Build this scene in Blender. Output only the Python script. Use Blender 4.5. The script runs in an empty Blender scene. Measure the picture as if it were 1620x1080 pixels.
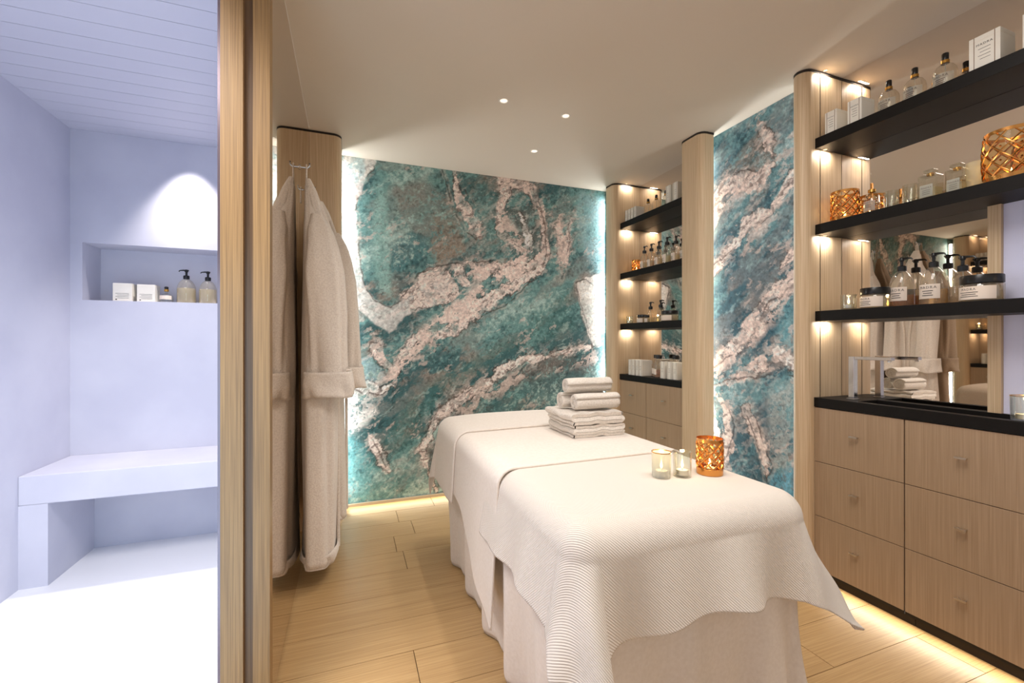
import bpy, bmesh, math, random
import numpy as np
from mathutils import Vector, Matrix
random.seed(7); rng = np.random.RandomState(11)
C = bpy.context.scene.collection
SC = bpy.context.scene
PI = math.pi
# ------------------------------------------------------------------ camera
F_PX = 693.0; YAW = math.radians(20.35); EYE = 1.2
cam_d = bpy.data.cameras.new('camera'); cam_d.sensor_width = 36; cam_d.lens = F_PX/1620*36
cam = bpy.data.objects.new('camera', cam_d); C.objects.link(cam)
cam.location = (0, 0, EYE); cam.rotation_euler = (PI/2, 0, -YAW); cam_d.clip_start = .02
SC.camera = cam
# ------------------------------------------------------------------ world, lights, exposure
SC.view_settings.view_transform = 'Standard'; SC.view_settings.look = 'None'
SC.view_settings.gamma = 1; SC.view_settings.use_curve_mapping = False
SC.view_settings.exposure = 0.0
w = bpy.data.worlds.new('world'); SC.world = w; w.use_nodes = True
w.node_tree.nodes['Background'].inputs[0].default_value = (1, .95, .905, 1)
w.node_tree.nodes['Background'].inputs[1].default_value = 0.60

def aim(o, d):
    o.rotation_euler = Vector(d).to_track_quat('-Z', 'Y').to_euler()
def area(name, loc, d, sx, sy, power, col, spread=180):
    l = bpy.data.lights.new(name, 'AREA'); l.shape = 'RECTANGLE'; l.size = sx; l.size_y = sy
    l.energy = power; l.color = col; l.spread = math.radians(spread)
    o = bpy.data.objects.new(name, l); C.objects.link(o); o.location = loc; aim(o, d); return o
def spot(name, loc, d, power, col, angle=90, blend=.6, rad=.02, parent=None):
    l = bpy.data.lights.new(name, 'SPOT'); l.energy = power; l.color = col; l.spot_size = math.radians(angle)
    l.spot_blend = blend; l.shadow_soft_size = rad
    o = bpy.data.objects.new(name, l); C.objects.link(o); o.location = loc; aim(o, d)
    return o
def strip(name, loc, d, power, col, h=2.4, wd=.03):
    o = area(name, loc, d, h, wd, power, col)
    z = Vector(d).normalized()*-1; x = Vector((0, 0, 1)); x = (x - z*x.dot(z)).normalized(); y = z.cross(x)
    o.rotation_euler = Matrix((x, y, z)).transposed().to_euler(); return o
WARM = (1, .84, .66); NEUT = (1, .95, .90); COOL = (.90, .96, 1.0)
CEIL = 2.547
# ceiling downlights over the bed and the walkway
for i, (x, y, p) in enumerate([(.809, 2.313, 24), (1.21, 2.34, 20), (1.225, 2.85, 12), (.85, .95, 20), (1.5, .75, 20)]):
    spot('downlight_lamp', (x, y, CEIL-.02), (0, 0, -1), p, NEUT, 100, .9, .03)
area('unseen_ceiling_fill', (.9, .72, 2.53), (0, 0, -1), 1.2, .6, 22, NEUT)  # unseen fill added overhead to brighten the bed top and room
# LED slits beside the murals
strip('led_lamp', (-.10, 3.355, 1.27), (1, .10, 0), 11, COOL)
strip('led_lamp', (2.155, 3.37, 1.27), (-1, .10, 0), 8, COOL, wd=.03)
strip('led_lamp', (2.232, 2.34, 1.27), (.08, -1, 0), 9, COOL)
strip('led_lamp', (2.232, 1.56, 1.27), (.08, 1, 0), 3, COOL)
# light under the cabinets and at the foot of the mural
area('toe_kick_lamp', (2.215, .85, .06), (-1, 0, -.45), 1.3, .03, 3, (1, .88, .70))
area('foot_lamp', (1.0, 3.375, .035), (0, -1, -.3), 2.0, .03, 2.0, (1, .86, .62))
# steam room lamps, then two unseen blue fills
area('steam_ceiling_lamp', (-.85, 1.35, 2.38), (0, .25, -1), .7, 1.0, 38, (1.0, .97, .95), 120)
spot('steam_spot_lamp', (-.92, 3.08, 2.40), (0, .10, -1), 75, (1, .93, .88), 74, 1.0, .02)
area('steam_blue_fill', (-1.44, .9, 1.1), (.5, 1, 0), .5, 1.6, 2.5, (.55, .66, 1.0))  # added blue fill, no fixture behind it
area('steam_blue_wall_fill', (-.5, .9, .7), (-1, 1.3, .1), .5, 1.6, 10, (.45, .74, 1.0))  # added out of view to tint the left wall blue

# ------------------------------------------------------------------ materials
def lin(c):
    return tuple(((v/255)/12.92 if v/255 <= .04045 else ((v/255+.055)/1.055)**2.4) for v in c)
def mat(name, rgb, rough=.5, metal=0, **kw):
    m = bpy.data.materials.new(name); m.use_nodes = True
    b = m.node_tree.nodes['Principled BSDF']
    b.inputs['Base Color'].default_value = (*lin(rgb), 1); b.inputs['Roughness'].default_value = rough
    b.inputs['Metallic'].default_value = metal
    for k, v in kw.items(): b.inputs[k.replace('_', ' ')].default_value = v
    return m
def nd(m, t, **kw):
    n = m.node_tree.nodes.new(t)
    for k, v in kw.items(): setattr(n, k, v)
    return n
def lk(m, a, b): m.node_tree.links.new(a, b)
def noise_mix(m, c1, c2, scale, stretch=(1, 1, 1), detail=4, bump=0, bdist=.01, lo=.35, hi=.65, rnd=0):
    b = m.node_tree.nodes['Principled BSDF']
    tc = nd(m, 'ShaderNodeTexCoord'); mp = nd(m, 'ShaderNodeMapping'); mp.inputs['Scale'].default_value = stretch
    lk(m, tc.outputs['Object'], mp.inputs['Vector'])
    n = nd(m, 'ShaderNodeTexNoise'); n.inputs['Scale'].default_value = scale; n.inputs['Detail'].default_value = detail
    lk(m, mp.outputs[0], n.inputs['Vector'])
    if rnd:
        oi = nd(m, 'ShaderNodeObjectInfo'); mu = nd(m, 'ShaderNodeMath', operation='MULTIPLY'); mu.inputs[1].default_value = 37
        n.noise_dimensions = '4D'; lk(m, oi.outputs['Random'], mu.inputs[0]); lk(m, mu.outputs[0], n.inputs['W'])
    r = nd(m, 'ShaderNodeValToRGB'); r.color_ramp.elements[0].position = lo; r.color_ramp.elements[1].position = hi
    r.color_ramp.elements[0].color = (*lin(c1), 1); r.color_ramp.elements[1].color = (*lin(c2), 1)
    lk(m, n.outputs['Fac'], r.inputs[0]); lk(m, r.outputs[0], b.inputs['Base Color'])
    if bump:
        bp = nd(m, 'ShaderNodeBump'); bp.inputs['Strength'].default_value = bump; bp.inputs['Distance'].default_value = bdist
        lk(m, n.outputs['Fac'], bp.inputs['Height']); lk(m, bp.outputs[0], b.inputs['Normal'])
    return r
def wood(name, c1, c2, axis='z', rough=.45, rnd=0):
    st = {'z': (60, 60, .8), 'x': (.8, 60, 60), 'y': (60, .8, 60)}[axis]
    m = mat(name, c1, rough); noise_mix(m, c1, c2, 4.0, st, 5, bump=.15, bdist=.002, lo=.3, hi=.7, rnd=rnd); return m
M = {}
M['oak'] = wood('light_oak', (194, 164, 128), (220, 196, 162))
M['post_oak'] = wood('post_oak', (122, 92, 56), (156, 122, 78))
M['cab_oak'] = wood('cabinet_oak', (156, 130, 102), (176, 150, 122))
M['floor_oak'] = wood('floor_oak', (172, 136, 90), (200, 165, 117), 'x', .38, rnd=1)
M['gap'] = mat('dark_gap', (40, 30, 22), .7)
M['joint'] = mat('floor_joint', (70, 50, 30), .9)
M['ceil'] = mat('ceiling_paint', (218, 205, 188), .8)
M['plaster'] = mat('plain_plaster', (222, 212, 198), .8)
M['white_pl'] = mat('white_mineral_plaster', (214, 214, 226), .45); noise_mix(M['white_pl'], (200, 200, 214), (210, 210, 222), 3, bump=.03)
M['white_fl'] = mat('white_resin_floor', (238, 238, 242), .35)
M['plank_w'] = mat('white_ceiling_board', (204, 204, 216), .5)
M['black'] = mat('black_stone', (17, 14, 12), .5, Specular_IOR_Level=.22)
M['pump'] = mat('black_plastic', (18, 18, 20), .3)
M['chrome'] = mat('chrome', (225, 225, 228), .12, 1)
M['steel'] = mat('brushed_steel', (215, 208, 200), .3, 1)
M['mirror'] = mat('mirror_glass', (240, 233, 226), .01, 1)
M['dim_mirror'] = mat('bronze_mirror_glass', (206, 192, 176), .02, 1)
M['copper'] = mat('copper_metal', (214, 152, 84), .25, 1)
M['brass'] = mat('brass_metal', (206, 160, 84), .25, 1)
M['wax'] = mat('white_wax', (240, 236, 225), .5, Subsurface_Weight=.0)
M['paper'] = mat('white_card', (232, 226, 214), .6)
M['cream'] = mat('cream_card', (222, 208, 180), .6)
M['line'] = mat('brown_print', (120, 88, 60), .7)
M['ink'] = mat('grey_ink', (62, 54, 50), .7)
M['label'] = mat('paper_label', (232, 216, 200), .6)
def emis(name, rgb, s):
    m = bpy.data.materials.new(name); m.use_nodes = True
    b = m.node_tree.nodes['Principled BSDF']; b.inputs['Emission Color'].default_value = (*lin(rgb), 1)
    b.inputs['Emission Strength'].default_value = s; b.inputs['Base Color'].default_value = (*lin(rgb), 1); return m
M['flame'] = emis('flame', (255, 224, 160), 9)
M['lens'] = emis('lamp_lens', (255, 240, 220), 1.0)
M['led'] = emis('led_strip_light', (225, 240, 255), 3)
M['spotlens'] = emis('shelf_spot_lens', (255, 225, 185), 1.5)
def thin_glass(name, rgb, refl=.12, white=0.0):
    m = bpy.data.materials.new(name); m.use_nodes = True; nt = m.node_tree
    out = nt.nodes['Material Output']; nt.nodes.remove(nt.nodes['Principled BSDF'])
    t = nd(m, 'ShaderNodeBsdfTransparent'); t.inputs[0].default_value = (*lin(rgb), 1)
    g = nd(m, 'ShaderNodeBsdfGlossy'); g.inputs['Roughness'].default_value = .04
    lw = nd(m, 'ShaderNodeLayerWeight'); lw.inputs[0].default_value = .45
    mr = nd(m, 'ShaderNodeMapRange'); mr.inputs['To Min'].default_value = refl*.4; mr.inputs['To Max'].default_value = min(1, refl*4)
    lk(m, lw.outputs['Facing'], mr.inputs['Value'])
    mx = nd(m, 'ShaderNodeMixShader'); lk(m, mr.outputs[0], mx.inputs[0]); lk(m, t.outputs[0], mx.inputs[1]); lk(m, g.outputs[0], mx.inputs[2])
    last = mx
    if white:
        d = nd(m, 'ShaderNodeBsdfDiffuse'); d.inputs[0].default_value = (*lin(rgb), 1)
        m2 = nd(m, 'ShaderNodeMixShader'); m2.inputs[0].default_value = white
        lk(m, mx.outputs[0], m2.inputs[1]); lk(m, d.outputs[0], m2.inputs[2]); last = m2
    lk(m, last.outputs[0], out.inputs[0]); return m
M['glass'] = thin_glass('clear_glass', (251, 252, 248))
M['bottle'] = thin_glass('bottle_glass', (252, 248, 240), .10, .05)
M['frost'] = thin_glass('milky_glass', (240, 240, 232), .12, .28)
M['liquid'] = thin_glass('amber_liquid', (250, 230, 196), .04, .22)
M['pale'] = thin_glass('pale_liquid', (252, 244, 220), .04, .25)
M['oil'] = thin_glass('brown_oil', (226, 178, 130), .04, .25)

def cloth_mat(name, c1, c2, scale=60, bump=.25, dist=.003):
    m = mat(name, c1, .9); m.node_tree.nodes['Principled BSDF'].inputs['Sheen Weight'].default_value = .25
    noise_mix(m, c1, c2, scale, detail=3, bump=bump, bdist=dist); return m
M['sheet'] = cloth_mat('smooth_cotton', (226, 214, 202), (232, 221, 210), 90, .05, .001)
M['terry'] = cloth_mat('terry_towel', (214, 204, 192), (230, 221, 210), 170, .7, .004)
M['robe'] = cloth_mat('terry_robe', (220, 207, 195), (234, 223, 211), 140, .5, .004)
# ribbed blanket : ribs follow the cloth's own UVs
m = mat('ribbed_blanket', (230, 219, 207), .9); M['ribbed'] = m
b = m.node_tree.nodes['Principled BSDF']; b.inputs['Sheen Weight'].default_value = .25
uv = nd(m, 'ShaderNodeTexCoord'); wv = nd(m, 'ShaderNodeTexWave', bands_direction='DIAGONAL'); wv.inputs['Scale'].default_value = 78
wv.inputs['Distortion'].default_value = .15
lk(m, uv.outputs['UV'], wv.inputs['Vector'])
bp = nd(m, 'ShaderNodeBump'); bp.inputs['Strength'].default_value = .75; bp.inputs['Distance'].default_value = .0018
lk(m, wv.outputs['Fac'], bp.inputs['Height']); lk(m, bp.outputs[0], b.inputs['Normal'])
# mural print : per-point colour computed below, fine grain from noise
m = mat('marble_print', (90, 130, 135), .55); M['mural'] = m
b = m.node_tree.nodes['Principled BSDF']
at = nd(m, 'ShaderNodeAttribute', attribute_name='Col'); tc = nd(m, 'ShaderNodeTexCoord')
n1 = nd(m, 'ShaderNodeTexNoise'); n1.inputs['Scale'].default_value = 55; n1.inputs['Detail'].default_value = 6; n1.inputs['Roughness'].default_value = .7
lk(m, tc.outputs['Object'], n1.inputs['Vector'])
mr = nd(m, 'ShaderNodeMapRange'); mr.inputs['From Min'].default_value = .3; mr.inputs['From Max'].default_value = .7
mr.inputs['To Min'].default_value = .68; mr.inputs['To Max'].default_value = 1.3
lk(m, n1.outputs['Fac'], mr.inputs['Value'])
vm = nd(m, 'ShaderNodeVectorMath', operation='SCALE'); lk(m, at.outputs['Color'], vm.inputs[0]); lk(m, mr.outputs[0], vm.inputs['Scale'])
lk(m, vm.outputs[0], b.inputs['Base Color'])

# ------------------------------------------------------------------ helpers
def link_mesh(name, me, mt, parent=None):
    if mt is not None: me.materials.append(mt)
    o = bpy.data.objects.new(name, me); C.objects.link(o)
    if parent is not None: o.parent = parent
    return o
def obj(name, bm, mt, parent=None, smooth=False, org=None, ang=None):
    """links a bmesh as one object; org = world position its coordinates are relative to"""
    if org is not None: bmesh.ops.translate(bm, verts=bm.verts, vec=-Vector(org))
    bmesh.ops.recalc_face_normals(bm, faces=bm.faces)
    if smooth:
        for f in bm.faces: f.smooth = True
        lim = math.radians(ang or 40)
        for e in bm.edges:
            if len(e.link_faces) == 2 and e.calc_face_angle(0) > lim: e.smooth = False
    me = bpy.data.meshes.new(name); bm.to_mesh(me); bm.free()
    return link_mesh(name, me, mt, parent)
def tag(o, label=None, cat=None, group=None, kind=None):
    if label: o['label'] = label
    if cat: o['category'] = cat
    if group: o['group'] = group
    if kind: o['kind'] = kind
    return o
def empty(name, loc, label, cat, group=None, rz=0):
    o = bpy.data.objects.new(name, None); C.objects.link(o); o.location = loc; o.rotation_euler.z = rz; o.empty_display_size = .05
    return tag(o, label, cat, group)
def box(bm, x0, x1, y0, y1, z0, z1, bev=0):
    r = bmesh.ops.create_cube(bm, size=1)
    bmesh.ops.scale(bm, verts=r['verts'], vec=(x1-x0, y1-y0, z1-z0))
    bmesh.ops.translate(bm, verts=r['verts'], vec=((x0+x1)/2, (y0+y1)/2, (z0+z1)/2))
    if bev:
        es = list({e for v in r['verts'] for e in v.link_edges})
        bmesh.ops.bevel(bm, geom=es, offset=bev, segments=2, affect='EDGES', profile=.5)
    return bm
def B(*a, **k): return box(bmesh.new(), *a, **k)
def lathe(prof, n=28, bm=None, cx=0, cy=0, z=0, closed=False):
    bm = bm or bmesh.new(); rings = []
    for r, h in prof:
        if r < 1e-5: rings.append([bm.verts.new((cx, cy, z+h))])
        else: rings.append([bm.verts.new((cx+r*math.cos(2*PI*i/n), cy+r*math.sin(2*PI*i/n), z+h)) for i in range(n)])
    for a, b in zip(rings, rings[1:]):
        for i in range(n):
            j = (i+1) % n
            if len(a) == 1 and len(b) == 1: continue
            if len(a) == 1: bm.faces.new((a[0], b[i], b[j]))
            elif len(b) == 1: bm.faces.new((a[i], a[j], b[0]))
            else: bm.faces.new((a[i], a[j], b[j], b[i]))
    return bm
def tube(pts, r, n=8, bm=None, cap=True):
    bm = bm or bmesh.new(); pts = [Vector(p) for p in pts]; rings = []
    rr = r if isinstance(r, (list, tuple)) else [r]*len(pts)
    for i, p in enumerate(pts):
        t = (pts[min(i+1, len(pts)-1)] - pts[max(i-1, 0)]).normalized()
        up = Vector((0, 0, 1)) if abs(t.z) < .95 else Vector((1, 0, 0))
        a = t.cross(up).normalized(); b = t.cross(a)
        rings.append([bm.verts.new(p + (a*math.cos(2*PI*k/n)+b*math.sin(2*PI*k/n))*rr[i]) for k in range(n)])
    for a, b in zip(rings, rings[1:]):
        for k in range(n): bm.faces.new((a[k], a[(k+1) % n], b[(k+1) % n], b[k]))
    if cap: bm.faces.new(rings[0][::-1]); bm.faces.new(rings[-1])
    return bm
def grid_mesh(name, P, mt, parent=None, closed_u=False, uv=None, smooth=True):
    """P : (rows, cols, 3) array -> quad mesh"""
    R, K, _ = P.shape; idx = np.arange(R*K).reshape(R, K)
    nx = np.roll(idx, -1, 1) if closed_u else idx[:, 1:]
    a = idx if closed_u else idx[:, :-1]
    q = np.stack([a[:-1], nx[:-1], nx[1:], a[1:]], -1).reshape(-1, 4)
    me = bpy.data.meshes.new(name); me.from_pydata(P.reshape(-1, 3).tolist(), [], q.tolist()); me.update()
    if smooth: me.polygons.foreach_set('use_smooth', np.ones(len(q), bool))
    if uv is not None:
        l = me.uv_layers.new(name='UVMap'); vi = np.empty(len(me.loops), int); me.loops.foreach_get('vertex_index', vi)
        l.data.foreach_set('uv', uv.reshape(-1, 2)[vi].astype(np.float32).ravel())
    return link_mesh(name, me, mt, parent)
def prism(poly, z0, z1, bm=None):
    bm = bm or bmesh.new()
    lo = [bm.verts.new((x, y, z0)) for x, y in poly]; hi = [bm.verts.new((x, y, z1)) for x, y in poly]
    n = len(poly); bm.faces.new(lo[::-1]); bm.faces.new(hi)
    for i in range(n): bm.faces.new((lo[i], lo[(i+1) % n], hi[(i+1) % n], hi[i]))
    return bm
def copy_tree(o, loc=None, rz=None, label=None, group=None):
    r = o.copy(); C.objects.link(r)
    if loc is not None: r.location = loc
    if rz is not None: r.rotation_euler.z = rz
    if label: r['label'] = label
    if group: r['group'] = group
    def rec(src, dst):
        for ch in list(src.children):
            c = ch.copy(); C.objects.link(c); c.parent = dst; rec(ch, c)
    rec(o, r); return r
def text_mesh(s, size):
    cu = bpy.data.curves.new('t', 'FONT'); cu.body = s; cu.size = size; cu.align_x = 'CENTER'; cu.resolution_u = 2; cu.space_character = 1.25
    o = bpy.data.objects.new('t', cu); C.objects.link(o)
    dg = bpy.context.evaluated_depsgraph_get(); me = bpy.data.meshes.new_from_object(o.evaluated_get(dg))
    bpy.data.objects.remove(o); bpy.data.curves.remove(cu); return me
def ray_plane(u, v, axis, val):
    """photo measurement -> point on the wall plane x=val or y=val"""
    t = (u-810)/F_PX; s = math.sin(YAW); c = math.cos(YAW)
    d = (s + c*t, c - s*t, (540-v)/F_PX); k = val/d[axis]
    return (d[0]*k, d[1]*k, EYE+d[2]*k)

# ------------------------------------------------------------------ setting: treatment room
XM = 2.36            # mirror plane of the niches
fl = tag(obj('floor', B(-.32, 2.42, -1.0, 3.45, -.10, -.012), M['joint']), kind='structure')
jx = {}
y = 1.10-.21*10
rows = []
while y < 3.40:
    rows.append(y); y += .21
fixed = {1.10: [.45, 1.674], 1.52: [.233, 1.45], 2.57: [.254, 1.5], .89: [.9, 2.16], 1.31: [.85, 2.05]}
for y in rows:
    j = next((v for k, v in fixed.items() if abs(k-y) < .01), None) or sorted([random.uniform(.2, .8), random.uniform(1.3, 1.9)])
    xs = [-.32] + j + [2.42]; y1 = min(y+.21, 3.45)
    for a, b2 in zip(xs, xs[1:]):
        bm = bmesh.new(); box(bm, a+.0014, b2-.0014, y+.0010, y1-.0010, -.012, 0)
        obj('plank', bm, M['floor_oak'], fl)
tag(obj('ceiling', B(-.24, 2.42, -1.0, 3.50, CEIL, CEIL+.1), M['ceil']), kind='structure')
tag(obj('wall_back', B(-.30, 2.42, 3.42, 3.50, 0, CEIL), M['plaster']), kind='structure')
tag(obj('wall_right', B(2.375, 2.45, -1.0, 3.42, 0, CEIL), M['plaster']), kind='structure')
# partition with a bronze mirror, its end post
tag(obj('wall_partition', B(-.365, -.25, 1.62, 3.45, 0, CEIL), M['white_pl']), kind='structure')
tag(obj('wall_soffit', B(-.365, -.25, -1.0, 1.57, 2.42, CEIL), M['ceil']), kind='structure')
mp = tag(obj('wall_mirror', B(-.25, -.24, 1.62, 3.06, .012, CEIL-.002), M['dim_mirror']),
         'tall bronze-tinted mirror panel lining the partition behind the white robes', 'mirror', kind='thing')
ps = empty('door_post', (-.30, 1.6, 0), 'floor-to-ceiling grooved oak post at the doorway to the white steam room', 'post')
obj('post_board', B(-.372, -.311, 1.57, 1.62, 0, CEIL), M['post_oak'], ps, org=ps.location)
obj('post_board', B(-.284, -.237, 1.57, 1.62, 0, CEIL), M['post_oak'], ps, org=ps.location)
obj('post_groove', B(-.311, -.284, 1.588, 1.62, 0, CEIL), wood('groove_oak', (92, 66, 42), (116, 86, 56)), ps, org=ps.location)
tag(obj('jamb_seal', B(-.380, -.3725, 1.575, 1.615, 0, 2.42), mat('seal_grey', (112, 98, 104), .25, .6), ps, org=ps.location), 'grey metal seal strip')
tag(obj('baseboard_back', B(-.05, 2.1, 3.385, 3.415, 0.0, .018), mat('base_trim', (205, 190, 165), .5)), kind='structure')

def rpoly(x0, x1, y0, y1, r, ends=(1, 1), n=7):
    """plan of a column, its two front corners (x0 side) rounded"""
    P = []
    if ends[1]:
        for k in range(n+1): a = PI/2*(k/n); P.append((x0+r-r*math.sin(a), y1-r+r*math.cos(a)))
    else: P.append((x0, y1))
    if ends[0]:
        for k in range(n+1): a = PI/2*(k/n); P.append((x0+r-r*math.cos(a), y0+r-r*math.sin(a)))
    else: P.append((x0, y0))
    return P + [(x1, y0), (x1, y1)]
def column(name, label, poly, extra=None, rot=False, org=(0, 0, 0)):
    e = empty(name, org, label, 'column', 'oak columns')
    del e['group']
    bm = prism(poly, .0, CEIL-.014)
    if extra: box(bm, *extra, 0, CEIL-.014)
    obj('column_body', bm, M['oak'], e, True, org, 30)
    cx = sum(p[0] for p in poly)/len(poly); cy = sum(p[1] for p in poly)/len(poly)
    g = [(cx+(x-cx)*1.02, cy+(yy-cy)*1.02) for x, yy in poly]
    bm = prism(g, CEIL-.014, CEIL-.001)  # solid dark strip drawn for the shade of the ceiling gap
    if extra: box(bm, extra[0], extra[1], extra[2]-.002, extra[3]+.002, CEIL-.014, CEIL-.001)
    tag(obj('shadow_gap_strip', bm, M['gap'], e, org=org), 'dark strip painting the shadow gap under the ceiling')
    return e
# left column closes the walkway : its rounded corner faces the mural
P = [(-.2398, 3.06)] + [(-.05-.05+.05*math.sin(a), 3.06+.05-.05*math.cos(a)) for a in [PI/2*k/7 for k in range(8)]] + [(-.05, 3.30), (-.2398, 3.30)]
column('oak_column', 'rounded oak column at the end of the mirror, behind the hanging robes', P, org=(-.14, 3.2, 0))
column('oak_column', 'oak column between the back mural and the narrow shelf niche', rpoly(2.10, XM, 3.18, 3.335, .05), org=(2.2, 3.25, 0))
column('oak_column', 'slim rounded oak column between the narrow shelf niche and the side mural', rpoly(2.10, 2.205, 2.20, 2.40, .05), (2.20, XM, 2.375, 2.40), org=(2.2, 2.3, 0))
column('oak_column', 'oak column between the side mural and the large shelf niche with the tap', rpoly(2.10, 2.205, 1.515, 1.60, .045, ), (2.20, XM, 1.515, 1.54), org=(2.2, 1.55, 0))
column('oak_column', 'oak column closing the near end of the large shelf niche', rpoly(2.10, XM, -.10, .08, .045), org=(2.2, 0, 0))

# ------------------------------------------------------------------ murals
def vnoise(x, y, seed):
    r = np.random.RandomState(seed).rand(256, 256)
    xi = np.floor(x).astype(int); yi = np.floor(y).astype(int); fx = x-xi; fy = y-yi
    fx = fx*fx*(3-2*fx); fy = fy*fy*(3-2*fy)
    g = lambda a, b: r[a % 256, b % 256]
    return (g(xi, yi)*(1-fx)+g(xi+1, yi)*fx)*(1-fy)+(g(xi, yi+1)*(1-fx)+g(xi+1, yi+1)*fx)*fy
def fbm(x, y, f, seed, oct=5, gain=.55):
    s = 0; a = 1; t = 0
    for k in range(oct):
        s = s+a*vnoise(x*f+17*k, y*f+31*k, seed+k); t += a; a *= gain; f *= 2.03
    return s/t
def sst(a, b, x): t = np.clip((x-a)/(b-a), 0, 1); return t*t*(3-2*t)
def pdist(X, Z, pts):
    """distance minus local half width to a polyline of (a, z, halfwidth)"""
    best = np.full(X.shape, 9.0)
    for (ax, az, aw), (bx_, bz, bw) in zip(pts, pts[1:]):
        dx, dz = bx_-ax, bz-az; L = dx*dx+dz*dz+1e-9
        t = np.clip(((X-ax)*dx+(Z-az)*dz)/L, 0, 1)
        best = np.minimum(best, np.hypot(X-ax-t*dx, Z-az-t*dz)-(aw+(bw-aw)*t))
    return best
def inside(X, Z, poly):
    c = np.zeros(X.shape, bool); n = len(poly)
    for i in range(n):
        x1, z1 = poly[i][:2]; x2, z2 = poly[(i+1) % n][:2]
        if z1 == z2: continue
        c ^= ((z1 > Z) != (z2 > Z)) & (X < (x2-x1)*(Z-z1)/(z2-z1)+x1)
    return c
def sdist(X, Z, poly):
    d = pdist(X, Z, [(p[0], p[1], 0) for p in poly+[poly[0]]]); return np.where(inside(X, Z, poly), -d, d)
L3 = lambda c: np.array(lin(c))
def mural(name, label, axis, val, a0, a1, veins, polys, darklines, seed, tone, res=.0052, bands=()):
    na = int((a1-a0)/res); nz = int(CEIL/res)
    A, Z = np.meshgrid(np.linspace(a0, a1, na), np.linspace(.02, CEIL-.001, nz))
    a_i = 1-axis                                   # wall coordinate: x for the back wall, y for the side wall
    def W(p): q = ray_plane(p[0], p[1], axis, val); return (q[a_i], q[2]) + ((p[2]*.0047,) if len(p) > 2 else ())
    wa = A+.05*(fbm(A, Z, 5, seed, 4)-.5)+.028*(fbm(A, Z, 24, seed+9, 4)-.5)
    wz = Z+.05*(fbm(A, Z, 5, seed+50, 4)-.5)+.028*(fbm(A, Z, 24, seed+59, 4)-.5)
    # flowing teal ground, stretched along the diagonal
    s_, c_ = math.sin(.6), math.cos(.6)
    ra = (wa*c_+wz*s_*(1 if axis else -1)); rz = (-wa*s_*(1 if axis else -1)+wz*c_)
    n1 = fbm(ra*.55, rz*1.3, 3.2, seed+3, 6, .6); n2 = fbm(ra*.6, rz*1.5, 7, seed+7, 6, .65); n3 = fbm(wa, wz, 2.2, seed+5, 4)
    n4 = fbm(A, Z, 40, seed+80, 4, .7)
    deep, mid, pale, grey, brown = [L3(c) for c in tone]
    n1 = n1+.35*(n4-.5)
    col = deep+(mid-deep)*sst(.36, .54, n1)[..., None]
    col = col+(pale-col)*(sst(.56, .76, n1)*.8)[..., None]
    col = col+(grey-col)*(sst(.50, .62, n2)*.45)[..., None]
    col = col+(brown-col)*(sst(.54, .66, n3)*sst(.45, .6, n2)*.7)[..., None]
    for poly, c, op, soft, edge in polys:
        d = sdist(wa, wz, [W(p) for p in poly]); mk = (1-sst(-soft, soft, d))*op*(.75+.5*(n2-.5)*2)
        mk = np.clip(mk*(1-.9*sst(.56, .62, n4)*(op < .95)), 0, 1)
        tgt = L3(c)*(.8+.45*n4[..., None])
        col = col+(tgt-col)*mk[..., None]
        if edge: col = col*(1-edge*(np.exp(-(np.abs(d-.002)/.006)**2)))[..., None]
    pink = L3((226, 205, 196)); white = L3((238, 236, 232)); rim = L3((70, 52, 46))
    for pts, wt in veins:
        d = pdist(wa, wz, [W(p) for p in pts])+.040*(fbm(A, Z, 34, seed+20, 4, .7)-.5)+.055*(fbm(A, Z, 11, seed+33, 3)-.5)
        halo = np.exp(-np.clip(d, 0, 1)/.03)*.30*sst(.4, .6, n2)
        col = col+(L3((150, 128, 118))-col)*halo[..., None]
        rm = np.exp(-((d-.003)/.005)**2)*(.8*sst(.42, .58, fbm(A, Z, 8, seed+40, 3)))
        base = white*wt+pink*(1-wt)
        spk = sst(.50, .60, fbm(ra*1.0, rz*1.6, 22, seed+25, 4, .7))*.8
        inner = base*(.86+.34*n4[..., None])
        inner = inner+(L3((112, 96, 92))-inner)*(sst(.56, .64, fbm(ra*.8, rz*1.5, 34, seed+27, 4, .7))*.75)[..., None]
        mk = (1-sst(-.004, .004, d))*(.45+.55*sst(.36, .48, fbm(wa, wz, 13, seed+47, 4)))
        near = np.exp(-np.clip(d, 0, 1)/.045)
        fg = np.abs(fbm(wa, wz, 17, seed+52, 4, .6)-.5)
        col = col*(1-(.55*near*np.exp(-(fg/.012)**2)))[..., None]
        col = col+(base-col)*(near*.55*sst(.56, .62, fbm(ra*.7, rz*1.5, 26, seed+57, 4, .65))*(d > 0))[..., None]
        col = col+(inner-col)*mk[..., None]
        col = col+(rim-col)*rm[..., None]
    for pts, st_ in bands:                      # broken blotches strung along a band
        d = pdist(wa, wz, [W(p) for p in pts]); fall = 1-sst(-.05, .03, d)
        bl = fbm(ra*.8, rz*1.5, 11, seed+101, 5, .62)-.10*(1-fall)
        e_ = sst(.505, .53, bl)*fall*st_
        col = col+(pink*(.78+.5*n4[..., None])-col)*e_[..., None]
        col = col*(1-.7*fall*np.exp(-((bl-.503)/.010)**2))[..., None]
    for pts in darklines:
        d = pdist(wa, wz, [W(p)+(.0,) if len(p) == 2 else W(p) for p in pts])
        col = col+(rim-col)*(np.exp(-(d/.0048)**2)*.85*sst(.3, .5, fbm(A, Z, 9, seed+44, 3)))[..., None]
        col = col+(L3((205, 190, 180))-col)*(np.exp(-((d-.016)/.009)**2)*.35*sst(.45, .6, fbm(A, Z, 12, seed+45, 3)))[..., None]
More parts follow.
